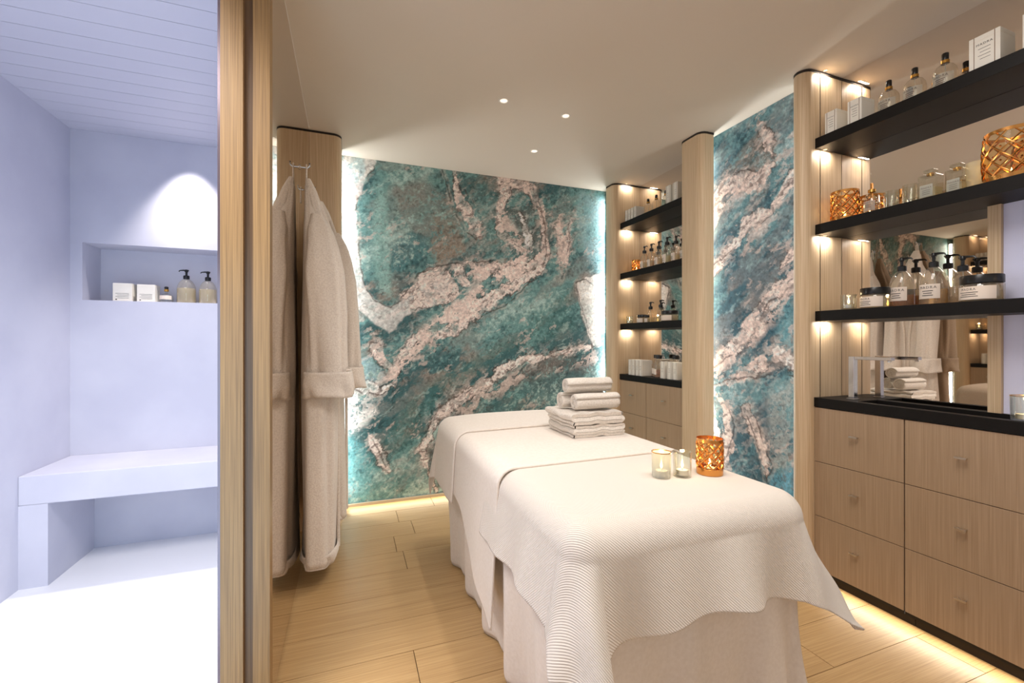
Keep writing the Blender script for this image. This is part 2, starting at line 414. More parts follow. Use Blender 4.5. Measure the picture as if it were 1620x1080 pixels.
    # scattered pink flecks and dark pits along the flow
    fk = fbm(ra*.8, rz*1.6, 15, seed+61, 5, .65)*.6+fbm(wa, wz, 3.5, seed+66, 3)*.4
    col = col+(pink*.9-col)*(sst(.63, .68, fk)*.55)[..., None]
    pk = fbm(wa, wz, 26, seed+71, 4, .7); col = col*(1-.35*sst(.62, .72, pk))[..., None]
    col = col+(pale*1.1-col)*(sst(.64, .74, fbm(ra*.7, rz*1.7, 20, seed+77, 4, .7))*.35)[..., None]
    # thin random threads all over
    th = np.abs(fbm(wa, wz, 7, seed+90, 5)-.5)
    col = col*(1-.40*np.exp(-(th/.006)**2)*sst(.5, .62, n3))[..., None]
    col = (col-.02)*1.22*(.90+.35*(n4-.3))[..., None]
    col = np.clip(col, 0.012, .9)
    P = np.zeros(A.shape+(3,)); P[..., a_i] = A; P[..., axis] = val; P[..., 2] = Z
    if axis == 1: P = P[:, ::1]
    o = grid_mesh('marble_print', P, M['mural'], None, smooth=False)
    me = o.data; ca = me.color_attributes.new('Col', 'FLOAT_COLOR', 'POINT')
    ca.data.foreach_set('color', np.concatenate([col, np.ones(A.shape+(1,))], -1).astype(np.float32).ravel())
    e = empty(name, (0, 0, 0), label, 'mural')
    th_ = .012
    if axis == 1: bk = B(a0, a1, val+.001, val+.02, .02, CEIL-.001)
    else: bk = B(val+.001, val+.02, a0, a1, .02, CEIL-.001)
    o.parent = e; obj('backing_panel', bk, M['plaster'], e)
    return e
TONE = [(66, 100, 104), (108, 147, 146), (174, 198, 192), (134, 137, 133), (150, 136, 126)]
veins = [
 ([(716, 262, 3), (722, 300, 5), (738, 330, 9), (752, 358, 9), (760, 374, 4)], .2),
 ([(785, 270, 4), (800, 300, 9), (790, 335, 6), (795, 370, 9), (818, 392, 8)], .2),
 ([(800, 282, 8), (840, 300, 10), (858, 335, 8), (862, 375, 5)], .1),
 ([(860, 365, 4), (866, 395, 6), (850, 430, 6), (812, 452, 10), (780, 470, 12), (745, 495, 13), (715, 520, 12), (690, 530, 8), (655, 535, 9), (638, 560, 6), (628, 590, 4)], .25),
 ([(640, 470, 5), (690, 440, 22), (712, 460, 18), (655, 480, 8)], .2),
 ([(742, 415, 3), (780, 425, 9), (830, 415, 6)], .0),
 ([(822, 335, 2), (832, 358, 4), (836, 385, 7)], .9),
 ([(884, 350, 4), (890, 385, 9), (888, 415, 5)], .1),
 ([(905, 345, 3), (898, 380, 6), (893, 420, 4)], .1),
 ([(663, 712, 5), (678, 690, 7), (688, 665, 6), (715, 638, 8), (750, 622, 9), (778, 600, 7), (805, 578, 7), (835, 567, 6), (862, 562, 5), (900, 553, 6), (932, 548, 5)], .45),
 ([(668, 716, 4), (675, 750, 3), (690, 780, 3)], .3),
 ([(546, 612, 5), (575, 608, 6), (600, 616, 5), (622, 610, 2)], .95),
 ([(585, 690, 4), (600, 722, 9), (612, 742, 5)], .4),
 ([(740, 628, 5), (765, 618, 7)], .0),
 ([(590, 550, 6), (610, 575, 7), (625, 590, 5)], .1),
 ([(728, 428, 7), (735, 445, 8)], .2),
]
polys = [
 ([(540, 225), (600, 240), (598, 258), (576, 290), (566, 320), (562, 360), (566, 400), (578, 450), (600, 480), (618, 484), (640, 470), (690, 430), (720, 440), (700, 475), (640, 500), (618, 530), (585, 505), (560, 480), (540, 478)], (232, 224, 220), .97, .010, .0),
 ([(545, 240), (575, 250), (580, 275), (560, 295), (545, 285)], (125, 178, 186), .6, .02, 0),
 ([(600, 300), (590, 350), (590, 410), (602, 460), (620, 470), (618, 400), (612, 340), (612, 300)], (150, 190, 184), .85, .03, 0),
 ([(618, 300), (680, 285), (725, 330), (740, 400), (700, 420), (640, 350)], (138, 138, 132), .85, .03, 0),
 ([(690, 340), (725, 350), (740, 395), (690, 420), (680, 380)], (156, 138, 122), .7, .03, .1),
 ([(618, 380), (650, 362), (682, 375), (676, 405), (640, 430), (618, 430)], (62, 112, 120), .85, .012, .2),
 ([(725, 262), (790, 270), (785, 330), (810, 400), (770, 410), (735, 320)], (104, 132, 130), .6, .03, .1),
 ([(800, 330), (850, 320), (856, 400), (820, 420), (805, 390)], (84, 100, 100), .85, .012, .3),
 ([(915, 300), (952, 310), (952, 440), (925, 400), (912, 350)], (150, 190, 196), .6, .03, 0),
 ([(912, 445), (950, 430), (952, 545), (938, 548), (920, 500)], (232, 226, 220), .95, .012, .5),
 ([(790, 600), (850, 572), (932, 560), (945, 600), (900, 620), (820, 612), (785, 625)], (112, 102, 98), .75, .03, .2),
 ([(800, 615), (900, 585), (948, 595), (948, 660), (760, 680), (770, 640)], (70, 108, 112), .9, .025, .0),
 ([(665, 720), (690, 690), (720, 650), (780, 640), (780, 810), (700, 800)], (80, 86, 88), .8, .02, .2),
 ([(546, 620), (590, 618), (600, 650), (570, 680), (548, 690)], (228, 224, 220), .92, .02, 0),
 ([(555, 575), (585, 560), (615, 600), (590, 606), (555, 604)], (150, 178, 186), .9, .008, .4),
 ([(546, 690), (575, 700), (592, 740), (585, 800), (556, 800)], (118, 180, 184), .7, .03, .1),
 ([(640, 640), (700, 590), (760, 560), (850, 500), (905, 450), (912, 520), (800, 560), (700, 630), (650, 700), (560, 760)], (74, 122, 118), .55, .05, 0),
]
dark = [
 [(598, 245), (592, 270), (574, 292), (566, 320), (562, 360), (566, 400), (576, 445), (596, 478), (618, 486), (640, 468), (665, 430), (690, 420), (740, 416), (780, 412)],
 [(910, 445), (922, 441), (938, 448)], [(913, 452), (922, 490), (934, 530), (940, 555)],
 [(848, 300), (862, 350), (866, 400), (848, 440), (800, 485), (760, 500)],
 [(900, 345), (902, 380), (888, 440)], [(585, 690), (610, 740)],
 [(546, 614), (580, 618), (605, 622), (622, 612)],
 [(700, 270), (718, 330), (738, 365), (755, 378), (765, 372), (758, 340), (735, 300)],
]
bands = [([(618, 600, 10), (660, 545, 16), (720, 500, 24), (790, 450, 26), (850, 400, 14)], .9),
 ([(700, 430, 10), (760, 430, 18), (820, 420, 16), (865, 390, 8)], .85), ([(795, 290, 10), (800, 350, 14), (830, 400, 12)], .75),
 ([(880, 330, 8), (895, 380, 16), (890, 430, 8)], .75), ([(700, 655, 8), (760, 630, 14), (830, 590, 14), (940, 565, 12)], .6),
 ([(548, 250, 10), (560, 320, 4)], .5), ([(545, 480, 6), (600, 540, 10), (600, 600, 8)], .5)]
mural('marble_mural', 'large teal and pink marble mural filling the wall behind the treatment bed', 1, 3.40, -.22, 2.34, veins, polys, dark, 5, TONE, bands=bands)
TONE2 = [(62, 98, 112), (106, 146, 154), (170, 196, 198), (134, 137, 138), (148, 136, 130)]
veins2 = [
 ([(1200, 182, 3), (1208, 205, 6), (1218, 232, 6), (1224, 250, 3)], .2),
 ([(1110, 330, 4), (1130, 318, 8), (1150, 295, 10), (1175, 288, 11), (1200, 288, 11), (1220, 265, 6)], .15),
 ([(1112, 345, 7), (1140, 328, 6)], .4),
 ([(1110, 435, 5), (1135, 425, 5), (1152, 398, 6), (1170, 378, 5), (1182, 355, 12), (1205, 335, 9), (1222, 332, 5), (1240, 305, 5), (1256, 272, 6)], .3),
 ([(1112, 590, 7), (1135, 570, 9), (1165, 548, 12), (1195, 520, 13), (1210, 490, 12), (1235, 462, 9), (1256, 455, 7)], .3),
 ([(1150, 605, 4), (1185, 590, 10), (1205, 575, 8)], .1),
 ([(1180, 650, 5), (1192, 680, 10), (1206, 705, 9), (1215, 755, 4)], .25),
 ([(1119, 620, 3), (1124, 645, 6), (1134, 690, 2)], 1),
 ([(1132, 625, 4), (1150, 655, 7), (1152, 700, 6), (1145, 740, 6)], .15),
 ([(1232, 560, 8), (1256, 575, 9)], .6),
 ([(1240, 425, 3), (1256, 400, 5)], .1),
]
polys2 = [
 ([(1140, 280), (1170, 240), (1205, 205), (1225, 240), (1216, 262), (1190, 275), (1165, 272), (1145, 290)], (118, 120, 116), .9, .012, .2),
 ([(1225, 190), (1256, 150), (1256, 250), (1235, 260)], (112, 130, 138), .5, .03, 0),
 ([(1110, 345), (1145, 332), (1130, 365), (1112, 372)], (226, 216, 210), .8, .01, .2),
 ([(1110, 232), (1135, 260), (1130, 300), (1110, 315)], (96, 146, 168), .6, .03, 0),
 ([(1225, 470), (1257, 462), (1257, 560), (1230, 540)], (132, 186, 196), .7, .03, 0),
 ([(1215, 620), (1257, 600), (1257, 740), (1225, 745)], (190, 196, 192), .6, .03, 0),
 ([(1218, 745), (1257, 735), (1257, 810), (1220, 810)], (110, 176, 200), .8, .02, 0),
 ([(1112, 430), (1150, 410), (1145, 450), (1112, 470)], (150, 190, 194), .6, .03, 0),
]
dark2 = [[(1130, 310), (1165, 275), (1185, 270), (1200, 276), (1216, 262), (1222, 248)],
 [(1110, 435), (1150, 405), (1185, 365), (1225, 335), (1256, 275)],
 [(1112, 590), (1160, 560), (1190, 535), (1215, 480), (1256, 455)],
 [(1112, 620), (1150, 600), (1190, 602), (1230, 590), (1257, 598)],
 [(1150, 640), (1160, 665), (1158, 690), (1148, 720)], [(1180, 660), (1200, 710), (1214, 760), (1222, 735), (1205, 690), (1190, 650)]]
mural('marble_mural', 'narrow blue-teal marble mural between the two shelf niches', 0, 2.25, 1.545, 2.372, veins2, polys2, dark2, 31, TONE2, .0045, [([(1110, 600, 12), (1170, 545, 20), (1220, 480, 20), (1256, 440, 12)], .85), ([(1110, 340, 14), (1170, 300, 14)], .7), ([(1150, 420, 6), (1220, 340, 12)], .6), ([(1140, 600, 10), (1200, 590, 12)], .7)])
for nm, x, y, lb in (('led', -.13, 3.345, 0), ('led', 2.17, 3.355, 0)):
    pass

# ------------------------------------------------------------------ cabinets, worktops, shelves, mirrors
H_BOT, H_1, H_2, H_TOP = .08, .344, .61, .877
def drawer_proto(y0, y1, z0, z1, parent, org):
    d = obj('drawer_front', B(2.160, 2.180, y0+.0013, y1-.0013, z0+.0013, z1-.0013, bev=.0008), M['cab_oak'], parent, org=org)
    yc = (y0+y1)/2; zc = (z0+z1)/2 + .02
    bm = bmesh.new(); box(bm, 2.138, 2.147, yc-.017, yc+.017, zc-.004, zc+.004, bev=.001)
    box(bm, 2.147, 2.161, yc-.013, yc-.009, zc-.002, zc+.002); box(bm, 2.147, 2.161, yc+.009, yc+.013, zc-.002, zc+.002)
    tag(obj('handle', bm, M['steel'], d, org=org), 'small brushed steel bar handle')
def cabinet(name, y0, y1, label, group=None):
    org = ((2.168+XM)/2, (y0+y1)/2, 0)
    e = empty(name, org, label, 'cabinet', group)
    obj('carcass', B(2.182, XM, y0+.0005, y1-.0005, H_BOT+.002, H_TOP), M['cab_oak'], e, org=org)
    tag(obj('plinth', B(2.235, XM, y0, y1, 0, H_BOT), M['gap'], e, org=org), 'dark recessed plinth')
    tag(obj('bottom_rail', B(2.163, 2.23, y0, y1, H_BOT-.012, H_BOT+.0005), M['pump'], e, org=org), 'black bottom rail')
    for a, b2 in ((H_BOT, H_1), (H_1, H_2), (H_2, H_TOP)): drawer_proto(y0, y1, a, b2, e, org)
cabinet('drawer_cabinet', 1.14, 1.514, 'oak three-drawer cabinet under the tap, next to the side mural column')
cabinet('drawer_cabinet', .77, 1.138, 'oak three-drawer cabinet at the right picture edge under the black worktop')
cabinet('drawer_cabinet', .425, .768, 'oak three-drawer cabinet beyond the picture edge, second from the near column')
cabinet('drawer_cabinet', .082, .423, 'oak three-drawer cabinet beyond the picture edge, beside the near column')
cabinet('drawer_cabinet', 2.83, 3.178, 'oak drawer cabinet in the narrow niche, on its back mural side')
cabinet('drawer_cabinet', 2.402, 2.828, 'wider oak drawer cabinet in the narrow niche beside the slim column')
# worktops
wt = empty('worktop', (2.26, .8, .9), 'long black worktop with sunken basin over the drawer cabinets', 'worktop')
bm = bmesh.new()
T0, T1 = .879, .924
box(bm, 2.156, 2.195, .082, 1.513, T0, T1); box(bm, 2.335, XM-.001, .082, 1.513, T0, T1)
box(bm, 2.195, 2.335, 1.34, 1.513, T0, T1); box(bm, 2.195, 2.335, .082, .72, T0, T1)
obj('slab', bm, M['black'], wt, org=wt.location)
bm = bmesh.new(); box(bm, 2.195, 2.335, .72, 1.34, .8785, .886); 
tag(obj('sink_basin', bm, M['pump'], wt, org=wt.location), 'shallow black rectangular basin')
bm = lathe([(0, 0), (.018, 0), (.018, .002), (0, .0025)], 20, cx=2.265, cy=1.05, z=.886)
obj('drain', bm, M['steel'], wt, org=wt.location)
tag(obj('worktop', B(2.156, XM-.001, 2.402, 3.178, T0, T1, bev=.001), M['black']), 'short black worktop over the drawers in the narrow niche', 'worktop')
# mirrors
tag(obj('wall_mirror', B(XM, XM+.006, .082, 1.513, .879, CEIL-.001), M['mirror']), 'large mirror behind the shelves and tap of the wide niche', 'mirror', kind='thing')
tag(obj('wall_mirror', B(XM, XM+.006, 2.402, 3.178, .879, CEIL-.001), M['mirror']), 'narrow mirror behind the shelves of the far niche', 'mirror', kind='thing')
tag(obj('wall_niche', B(2.350, 2.3595, .083, .919, .9245, 1.7265), mat('lilac_reflection', (222, 224, 250), .35)), kind='structure')  # added lilac board, imitates the steam room reflected in the mirror
tag(obj('trim_reflected_post', B(2.335, 2.3595, .9195, .958, .9245, 1.7265), M['oak']), kind='structure')  # added oak strip, imitates the door post's reflection
# shelves with a little spot under each end
LEV = {3: (1.300, 1.350), 2: (1.727, 1.777), 1: (2.154, 2.204)}
NM = {3: 'lowest', 2: 'middle', 1: 'highest'}
def shelf(y0, y1, z0, z1, label, ends):
    e = empty('floating_shelf', (2.26, (y0+y1)/2, z0), label, 'shelf')
    obj('shelf_board', B(2.162, XM-.001, y0+.001, y1-.001, z0, z1, bev=.001), M['black'], e, org=e.location)
    for ys in ends:
        bm = lathe([(0, 0), (.010, 0), (.010, -.002), (.007, -.002)], 20, cx=2.215, cy=ys, z=z0)
        s = obj('spot_ring', bm, M['steel'], e, org=e.location)
        obj('spot_lens', lathe([(0, -.0018), (.007, -.0018)], 16, cx=2.215, cy=ys, z=z0), M['spotlens'], s, org=e.location)
        sg = 1 if ys > (y0+y1)/2 else -1
        area('shelf_spot_lamp', (2.225, ys-.006*sg, z0-.006), (0, .25*sg, -1), .07, .012, .48, (1, .92, .82))
for k, (z0, z1) in LEV.items():
    shelf(.082, 1.513, z0, z1, NM[k]+' long black floating shelf across the wide mirror niche', (1.499, .10))
    shelf(2.402, 3.178, z0, z1, NM[k]+' short black floating shelf in the narrow mirror niche', (3.164, 2.42))
for ys, sg in ((1.499, 1), (3.164, 1)):
    e = empty('niche_spotlight', (2.215, ys, CEIL), 'tiny recessed spotlight in the ceiling of the %s niche' % ('wide' if ys < 2 else 'narrow'), 'spotlight')
    obj('spot_ring', lathe([(0, 0), (.010, 0), (.010, -.002), (.007, -.002)], 20, z=-.001), M['steel'], e)
    obj('spot_lens', lathe([(0, -.0018), (.007, -.0018)], 16, z=-.001), M['spotlens'], e)
    area('niche_spot_lamp', (2.225, ys-.006*sg, CEIL-.008), (0, .25*sg, -1), .07, .012, .48, (1, .92, .82))
# ceiling downlights
for (x, y, lb) in ((.809, 2.313, 'small round downlight in the ceiling above the towels, nearest to the mirror wall'),
                   (1.21, 2.34, 'small round ceiling downlight straight above the stack of towels'),
                   (1.225, 2.85, 'small round downlight closest to the back mural')):
    e = empty('downlight', (x, y, CEIL), lb, 'downlight')
    obj('trim_ring', lathe([(.020, -.001), (.026, -.004), (.029, -.001), (.029, 0), (.020, 0), (.020, -.001)], 28), mat('downlight_white', (236, 230, 222), .4), e, True)
    obj('lens', lathe([(0, -.002), (.020, -.002)], 24), M['lens'], e)

# ------------------------------------------------------------------ steam room
tag(obj('floor', B(-1.9, -.32, -1.0, 3.60, -.10, .0), M['white_fl']), kind='structure')
tag(obj('wall_left', B(-1.62, -1.50, -1.0, 3.60, 0, 2.55), M['white_pl']), kind='structure')
NX0, NX1, NZ0, NZ1, WY = -1.445, -.52, 1.44, 1.772, 3.23
bm = bmesh.new()
box(bm, -1.50, -.365, WY, 3.60, 0, NZ0); box(bm, -1.50, -.365, WY, 3.60, NZ1, 2.55)
box(bm, -1.50, NX0, WY, 3.60, NZ0, NZ1); box(bm, NX1, -.365, WY, 3.60, NZ0, NZ1); box(bm, NX0, NX1, WY+.20, 3.60, NZ0, NZ1)
tag(obj('wall_niche', bm, M['white_pl']), kind='structure')
cb = tag(obj('ceiling', B(-1.50, -.365, -1.0, 3.30, 2.432, 2.55), mat('board_backing', (150, 150, 165), .8)), kind='structure')
y = 3.23
while y > -1.0:
    obj('ceiling_board', B(-1.50, -.3655, y-.1085, y-.001, 2.42, 2.432), M['plank_w'], cb); y -= .11
be = empty('stone_bench', (-.95, 3.0, 0), 'white built-in plastered bench with open space below, in the steam room', 'bench')
obj('seat_slab', B(-1.50, -.366, 2.81, 3.229, .405, .547, bev=.004), M['white_pl'], be, org=be.location)
obj('side_leg', B(-1.50, -1.39, 2.812, 3.229, 0, .4045), M['white_pl'], be, org=be.location)
obj('side_leg', B(-.47, -.366, 2.812, 3.229, 0, .4045), M['white_pl'], be, org=be.location)

# ------------------------------------------------------------------ treatment bed
BX0, BX1, BY0, BY1, BZ = .50, 1.32, .93, 2.56, .735
tb = empty('treatment_bed', (.91, 1.75, 0), 'massage bed hidden under the white sheets in the middle of the room', 'bed')
obj('mattress', B(BX0+.03, BX1-.03, BY0+.03, BY1-.03, .60, BZ-.004, bev=.06), M['sheet'], tb, True, tb.location)
obj('bed_base', B(BX0+.10, BX1-.10, BY0+.12, BY1-.10, .04, .60), M['cab_oak'], tb, org=tb.location)
for a in (BX0+.16, BX1-.16):
    for b2 in (BY0+.2, BY1-.2): obj('foot', lathe([(0, 0), (.025, 0), (.025, .04), (0, .04)], 16, cx=a, cy=b2), M['pump'], tb, org=tb.location)

def drape(CX, CY, off, y0=BY0, y1=BY1, rho=.055, flare=.16, corner=.42, wave=1.0, seed=0, amp=.5):
    x0, x1 = BX0+rho, BX1-rho; ya, yb = y0+rho, y1-rho
    ex = np.where(CX < x0, CX-x0, np.where(CX > x1, CX-x1, 0)); ey = np.where(CY < ya, CY-ya, np.where(CY > yb, CY-yb, 0))
    r = np.hypot(ex, ey)+1e-9; nx = ex/r; ny = ey/r
    R = rho+off; arc = R*PI/2
    phi = np.clip(r/R, 0, PI/2); s = np.clip(r-arc, 0, None)
    th = np.arctan2(np.abs(ey), np.abs(ex)); th2 = np.sin(2*th)
    fl = (flare*(1-th2)+corner*th2)*(.85+.15*np.sin(6*th))
    wv = wave*(.5*np.sin(CY*17+seed)+.35*np.sin(CY*31+1.7*seed))*np.abs(nx)**2 + wave*2.6*(.6*np.sin(CX*12+seed*2.1)+.4*np.sin(CX*25+seed))*np.abs(ny)**2
    hor = R*np.sin(phi)+s*fl+wv*s*amp*.16
    s = np.where(s > .28, .28+(s-.28)*.45, s) if rho > .06 else s
    slope = np.sqrt(np.clip(1-fl*fl, .3, 1))
    z = BZ+off-R*(1-np.cos(phi))-s*slope
    X = np.clip(CX, x0, x1)+nx*hor; Y = np.clip(CY, ya, yb)+ny*hor
    return X, Y, z
def solidify(o, t, off=-1):
    md = o.modifiers.new('thick', 'SOLIDIFY'); md.thickness = t; md.offset = off
    bv = None; return o
org = Vector((.91, 1.75, 0))
def cloth(name, label, U, V, off, mt, thick=.006, yy=(BY0, BY1), bump=None, **kw):
    X, Y, Z = drape(U, V, off, yy[0], yy[1], **kw)
    if bump is not None: Z = Z+bump(X, Y)
    Z = np.maximum(Z, .012)
    P = np.stack([X, Y, Z], -1)-np.array(org)
    o = grid_mesh(name, P, mt, None, uv=np.stack([U, V], -1)); o.location = org; solidify(o, thick)
    return tag(o, label, 'sheet' if 'sheet' in name else 'blanket')
# floor-length valance with pleats
def valance():
    rho = .06; x0, x1, y0, y1 = BX0-.002, BX1+.002, BY0-.002, BY1+.002
    per = []
    def seg(a, b2, n):
        for k in range(n): t = k/n; per.append((a[0]+(b2[0]-a[0])*t, a[1]+(b2[1]-a[1])*t, (b2[1]-a[1]), -(b2[0]-a[0])))
    def arc(cx, cy, a0, n=16):
        for k in range(n): a = a0+PI/2*k/n; per.append((cx+rho*math.cos(a), cy+rho*math.sin(a), math.cos(a), math.sin(a)))
    seg((x0+rho, y0), (x1-rho, y0), 90); arc(x1-rho, y0+rho, -PI/2); seg((x1, y0+rho), (x1, y1-rho), 150); arc(x1-rho, y1-rho, 0)
    seg((x1-rho, y1), (x0+rho, y1), 90); arc(x0+rho, y1-rho, PI/2); seg((x0, y1-rho), (x0, y0+rho), 150); arc(x0+rho, y0+rho, PI)
    Q = np.array(per); nrm = Q[:, 2:]/np.linalg.norm(Q[:, 2:], axis=1)[:, None]
    L = np.concatenate([[0], np.cumsum(np.linalg.norm(np.diff(Q[:, :2], axis=0), axis=1))])
    zs = np.linspace(BZ-.06, .006, 34); rowsP = []
    cw = np.exp(-(np.minimum(np.hypot(Q[:, 0]-x1, Q[:, 1]-y0), np.hypot(Q[:, 0]-x0, Q[:, 1]-y0))/.14)**2)
    for z in zs:
        t = (BZ-.06-z)/(BZ-.06)
        pl = (.010*np.sin(L*21+1.1*np.sin(L*3))+.006*np.sin(L*43+.7))*t + cw*.03*t**3*(1+.8*np.sin(L*70))
        out = -.012 - .03*t + pl*2.0 - .012*np.exp(-((1-t)/.02))
        rowsP.append(np.stack([Q[:, 0]+nrm[:, 0]*out, Q[:, 1]+nrm[:, 1]*out, np.full(len(Q), z)], -1))
    P = np.stack(rowsP)-np.array(org)
    o = grid_mesh('bed_valance', P[:, ::-1], M['sheet'], None, closed_u=True); o.location = org; solidify(o, .003)
    tag(o, 'plain white floor-length valance around the treatment bed, under the blankets', 'valance')
valance()
def G(u0, u1, nu, vfun0, vfun1, nv):
    u = np.linspace(u0, u1, nu)[None, :]; t = np.linspace(0, 1, nv)[:, None]
    U = np.repeat(u, nv, 0); return U, vfun0(U)+(vfun1(U)-vfun0(U))*t
# front ribbed blanket : hangs over the foot end and both sides
def grid_xy(xl, xr, y0f, y1f, nu, nv):
    """cloth coordinates: x between hem functions xl(y), xr(y); y between y0f and y1f"""
    s = np.linspace(0, 1, nu)[None, :]; t = np.linspace(0, 1, nv)[:, None]
    V0 = y0f+(y1f-y0f)*t+0*s; U = xl(V0)*(1-s)+xr(V0)*s
    return U, V0
U, V = grid_xy(lambda y: BX0-.235-.06*np.exp(-((y-.62)/.16)**2)+0*y, lambda y: BX1+.245+0*y, .645, 1.60, 220, 200)
V = V - .05*np.sin((U-BX0)*4.2)*sst(1.1, .7, V)*0 + .060*np.exp(-((U-.93)/.24)**2)*sst(1.0, .7, V) - .10*sst(.60, .3, U)*sst(1.0, .7, V)
cloth('ribbed_blanket', 'white ribbed blanket hanging over the foot end of the bed', U, V, .006, M['ribbed'], .005, flare=.20, corner=.44, seed=1.3, amp=.55, rho=.075)
# middle sheet
hem = lambda y: BX0-.27-.27*sst(2.1, 1.48, y)-.0*y
U, V = grid_xy(lambda y: hem(y), lambda y: BX1+.30+0*y, 1.475, 2.30, 150, 90)
V = V+.02*(U-.9)
cloth('bed_sheet', 'smooth white sheet folded across the middle of the bed under the towels', U, V, .014, M['sheet'], .008, flare=.07, corner=.3, seed=4, amp=.10)
# head sheet
U, V = grid_xy(lambda y: BX0-.33+0*y, lambda y: BX1+.32+0*y, 2.12, BY1+.28, 150, 100)
V = V+.05*(U-.9)*sst(2.5, 2.1, V)
cloth('bed_sheet', 'smooth white sheet covering the head end of the bed by the back mural', U, V, .024, M['sheet'], .009, flare=.09, corner=.25, seed=2, amp=.10,
      bump=lambda X, Y: .018*np.exp(-((X-.92)/.36)**4-((Y-2.46)/.13)**2))

# ------------------------------------------------------------------ towels
ZT = BZ+.0145
def folded(name, label, x0, x1, y0, y1, z0, h, seed, lay=3):
    """a towel folded in layers: one serpentine sheet seen in section, extruded along y"""
    th = h/lay*.92; n = 40; pts = []
    r = h/lay/2
    for k in range(lay):
        zc = h/lay*(k+.5); xs = np.linspace(x0+r, x1-r, n) if k % 2 == 0 else np.linspace(x1-r, x0+r, n)
        for x in xs: pts.append((x, zc))
        if k < lay-1:
            for a in np.linspace(-PI/2, PI/2, 9)[1:-1]:
                cx = x1-r if k % 2 == 0 else x0+r
                pts.append((cx+(1 if k % 2 == 0 else -1)*r*math.cos(a), zc+r+r*math.sin(a)))
    pts = np.array(pts); d = np.gradient(pts, axis=0); nr = np.stack([-d[:, 1], d[:, 0]], -1)/np.linalg.norm(d, axis=1)[:, None]
    up = pts+nr*th/2; dn = pts-nr*th/2
    def capr(c, v):  # rounded free end
        a = math.atan2(v[1], v[0]); return [(c[0]+th/2*math.cos(a+q), c[1]+th/2*math.sin(a+q)) for q in np.linspace(-PI/2, PI/2, 7)[1:-1]]
    e1 = capr(pts[-1], d[-1]); e0 = capr(pts[0], -d[0])
    loop = list(map(tuple, dn))+e1+list(map(tuple, up[::-1]))+e0
    loop = np.array(loop); ys = np.linspace(y0, y1, 26); rows_ = []
    for y in ys:
        e = min((y-y0), (y1-y))/.012; e = min(1, e)
        q = loop.copy()
        wob = .0022*np.sin(q[:, 0]*38+y*22+seed)+.0016*np.sin(q[:, 0]*71+y*60+seed*2)
        z = z0+q[:, 1]+wob
        z = np.maximum(z, z0+.001)
        x = q[:, 0]+.003*np.sin(y*30+seed+q[:, 1]*60)
        rows_.append(np.stack([x, np.full(len(q), y)+.003*np.sin(q[:, 1]*150+seed)+.002*np.sin(q[:, 0]*40), z], -1))
    P = np.stack(rows_); c = np.array([(x0+x1)/2, (y0+y1)/2, z0]); P = P-c
    bmn = grid_mesh(name, P, M['terry'], None, closed_u=True)
    bm = bmesh.new(); bm.from_mesh(bmn.data); bm.verts.ensure_lookup_table(); K = len(loop); m_ = len(up)
    nd_ = len(dn)
    for base, rev in ((0, False), ((len(ys)-1)*K, True)):   # close both fold faces with a strip of quads
        for i in range(nd_-1):
            a = base+i; b2 = base+i+1; ui = base+nd_+len(e1)+(nd_-1-i); uj = ui-1
            try: bm.faces.new([bm.verts[q] for q in ((a, b2, uj, ui) if not rev else (ui, uj, b2, a))])
            except ValueError: pass
    bm.normal_update(); bm.to_mesh(bmn.data); bm.free()
    bmn.location = c; return tag(bmn, label, 'towel', None)
folded('folded_towel', 'thick folded white towel at the bottom of the stack on the bed', .975, 1.245, 1.80, 2.07, ZT, .058, 1.0, 4)
folded('folded_towel', 'thick folded white towel directly under the rolled towels', .965, 1.235, 1.795, 2.075, ZT+.0595, .056, 2.4, 3)
def rolled(label, x0, x1, y, z, R, ph):
    t = .0115; turns = R/t*.92; N = int(turns*26); th = np.linspace(0, turns*2*PI, N); r = R-(th/(2*PI))*t-.0005
    r = np.clip(r, .002, None); a = -th+ph
    w_ = t*.42
    outer = np.stack([r*np.cos(a), r*np.sin(a)], -1); inner = np.stack([(r-w_*2)*np.cos(a), (r-w_*2)*np.sin(a)], -1)
    loop = np.concatenate([outer, inner[::-1]]); xs = np.linspace(x0, x1, 22); rw = []
    for x in xs:
        e = min(x-x0, x1-x); sh = 1-.05*max(0, 1-e/.012)
        rw.append(np.stack([np.full(len(loop), x)+.002*np.sin(np.arange(len(loop))*.13), loop[:, 0]*sh*(1+.015*np.sin(x*50)), loop[:, 1]*sh*(1+.02*np.sin(x*40+ph))], -1))
    P = np.stack(rw); c = np.array([(x0+x1)/2, 0, 0]); P = P-c
    o = grid_mesh('rolled_towel', P, M['terry'], None, closed_u=True)
    bm = bmesh.new(); bm.from_mesh(o.data); bm.verts.ensure_lookup_table(); K = len(loop)
    for base in (0, (len(xs)-1)*K):
        for i in range(N-1):
            try: bm.faces.new([bm.verts[base+q] for q in (i, i+1, K-2-i, K-1-i)])
            except ValueError: pass
    bmesh.ops.recalc_face_normals(bm, faces=bm.faces); bm.to_mesh(o.data); bm.free()
    o.location = (c[0], y, z); return tag(o, label, 'towel')
z2 = ZT+.1165
rolled('rolled white towel in front, lower row of the pile', 1.005, 1.245, 1.862, z2+.0425, .0435, 2.6)
rolled('rolled white towel behind the front roll, lower row of the pile', .975, 1.215, 1.952, z2+.0425, .0430, 2.2)
rolled('rolled white towel lying on top of the other two rolls', .985, 1.235, 1.915, z2+.1165, .0415, 2.9)

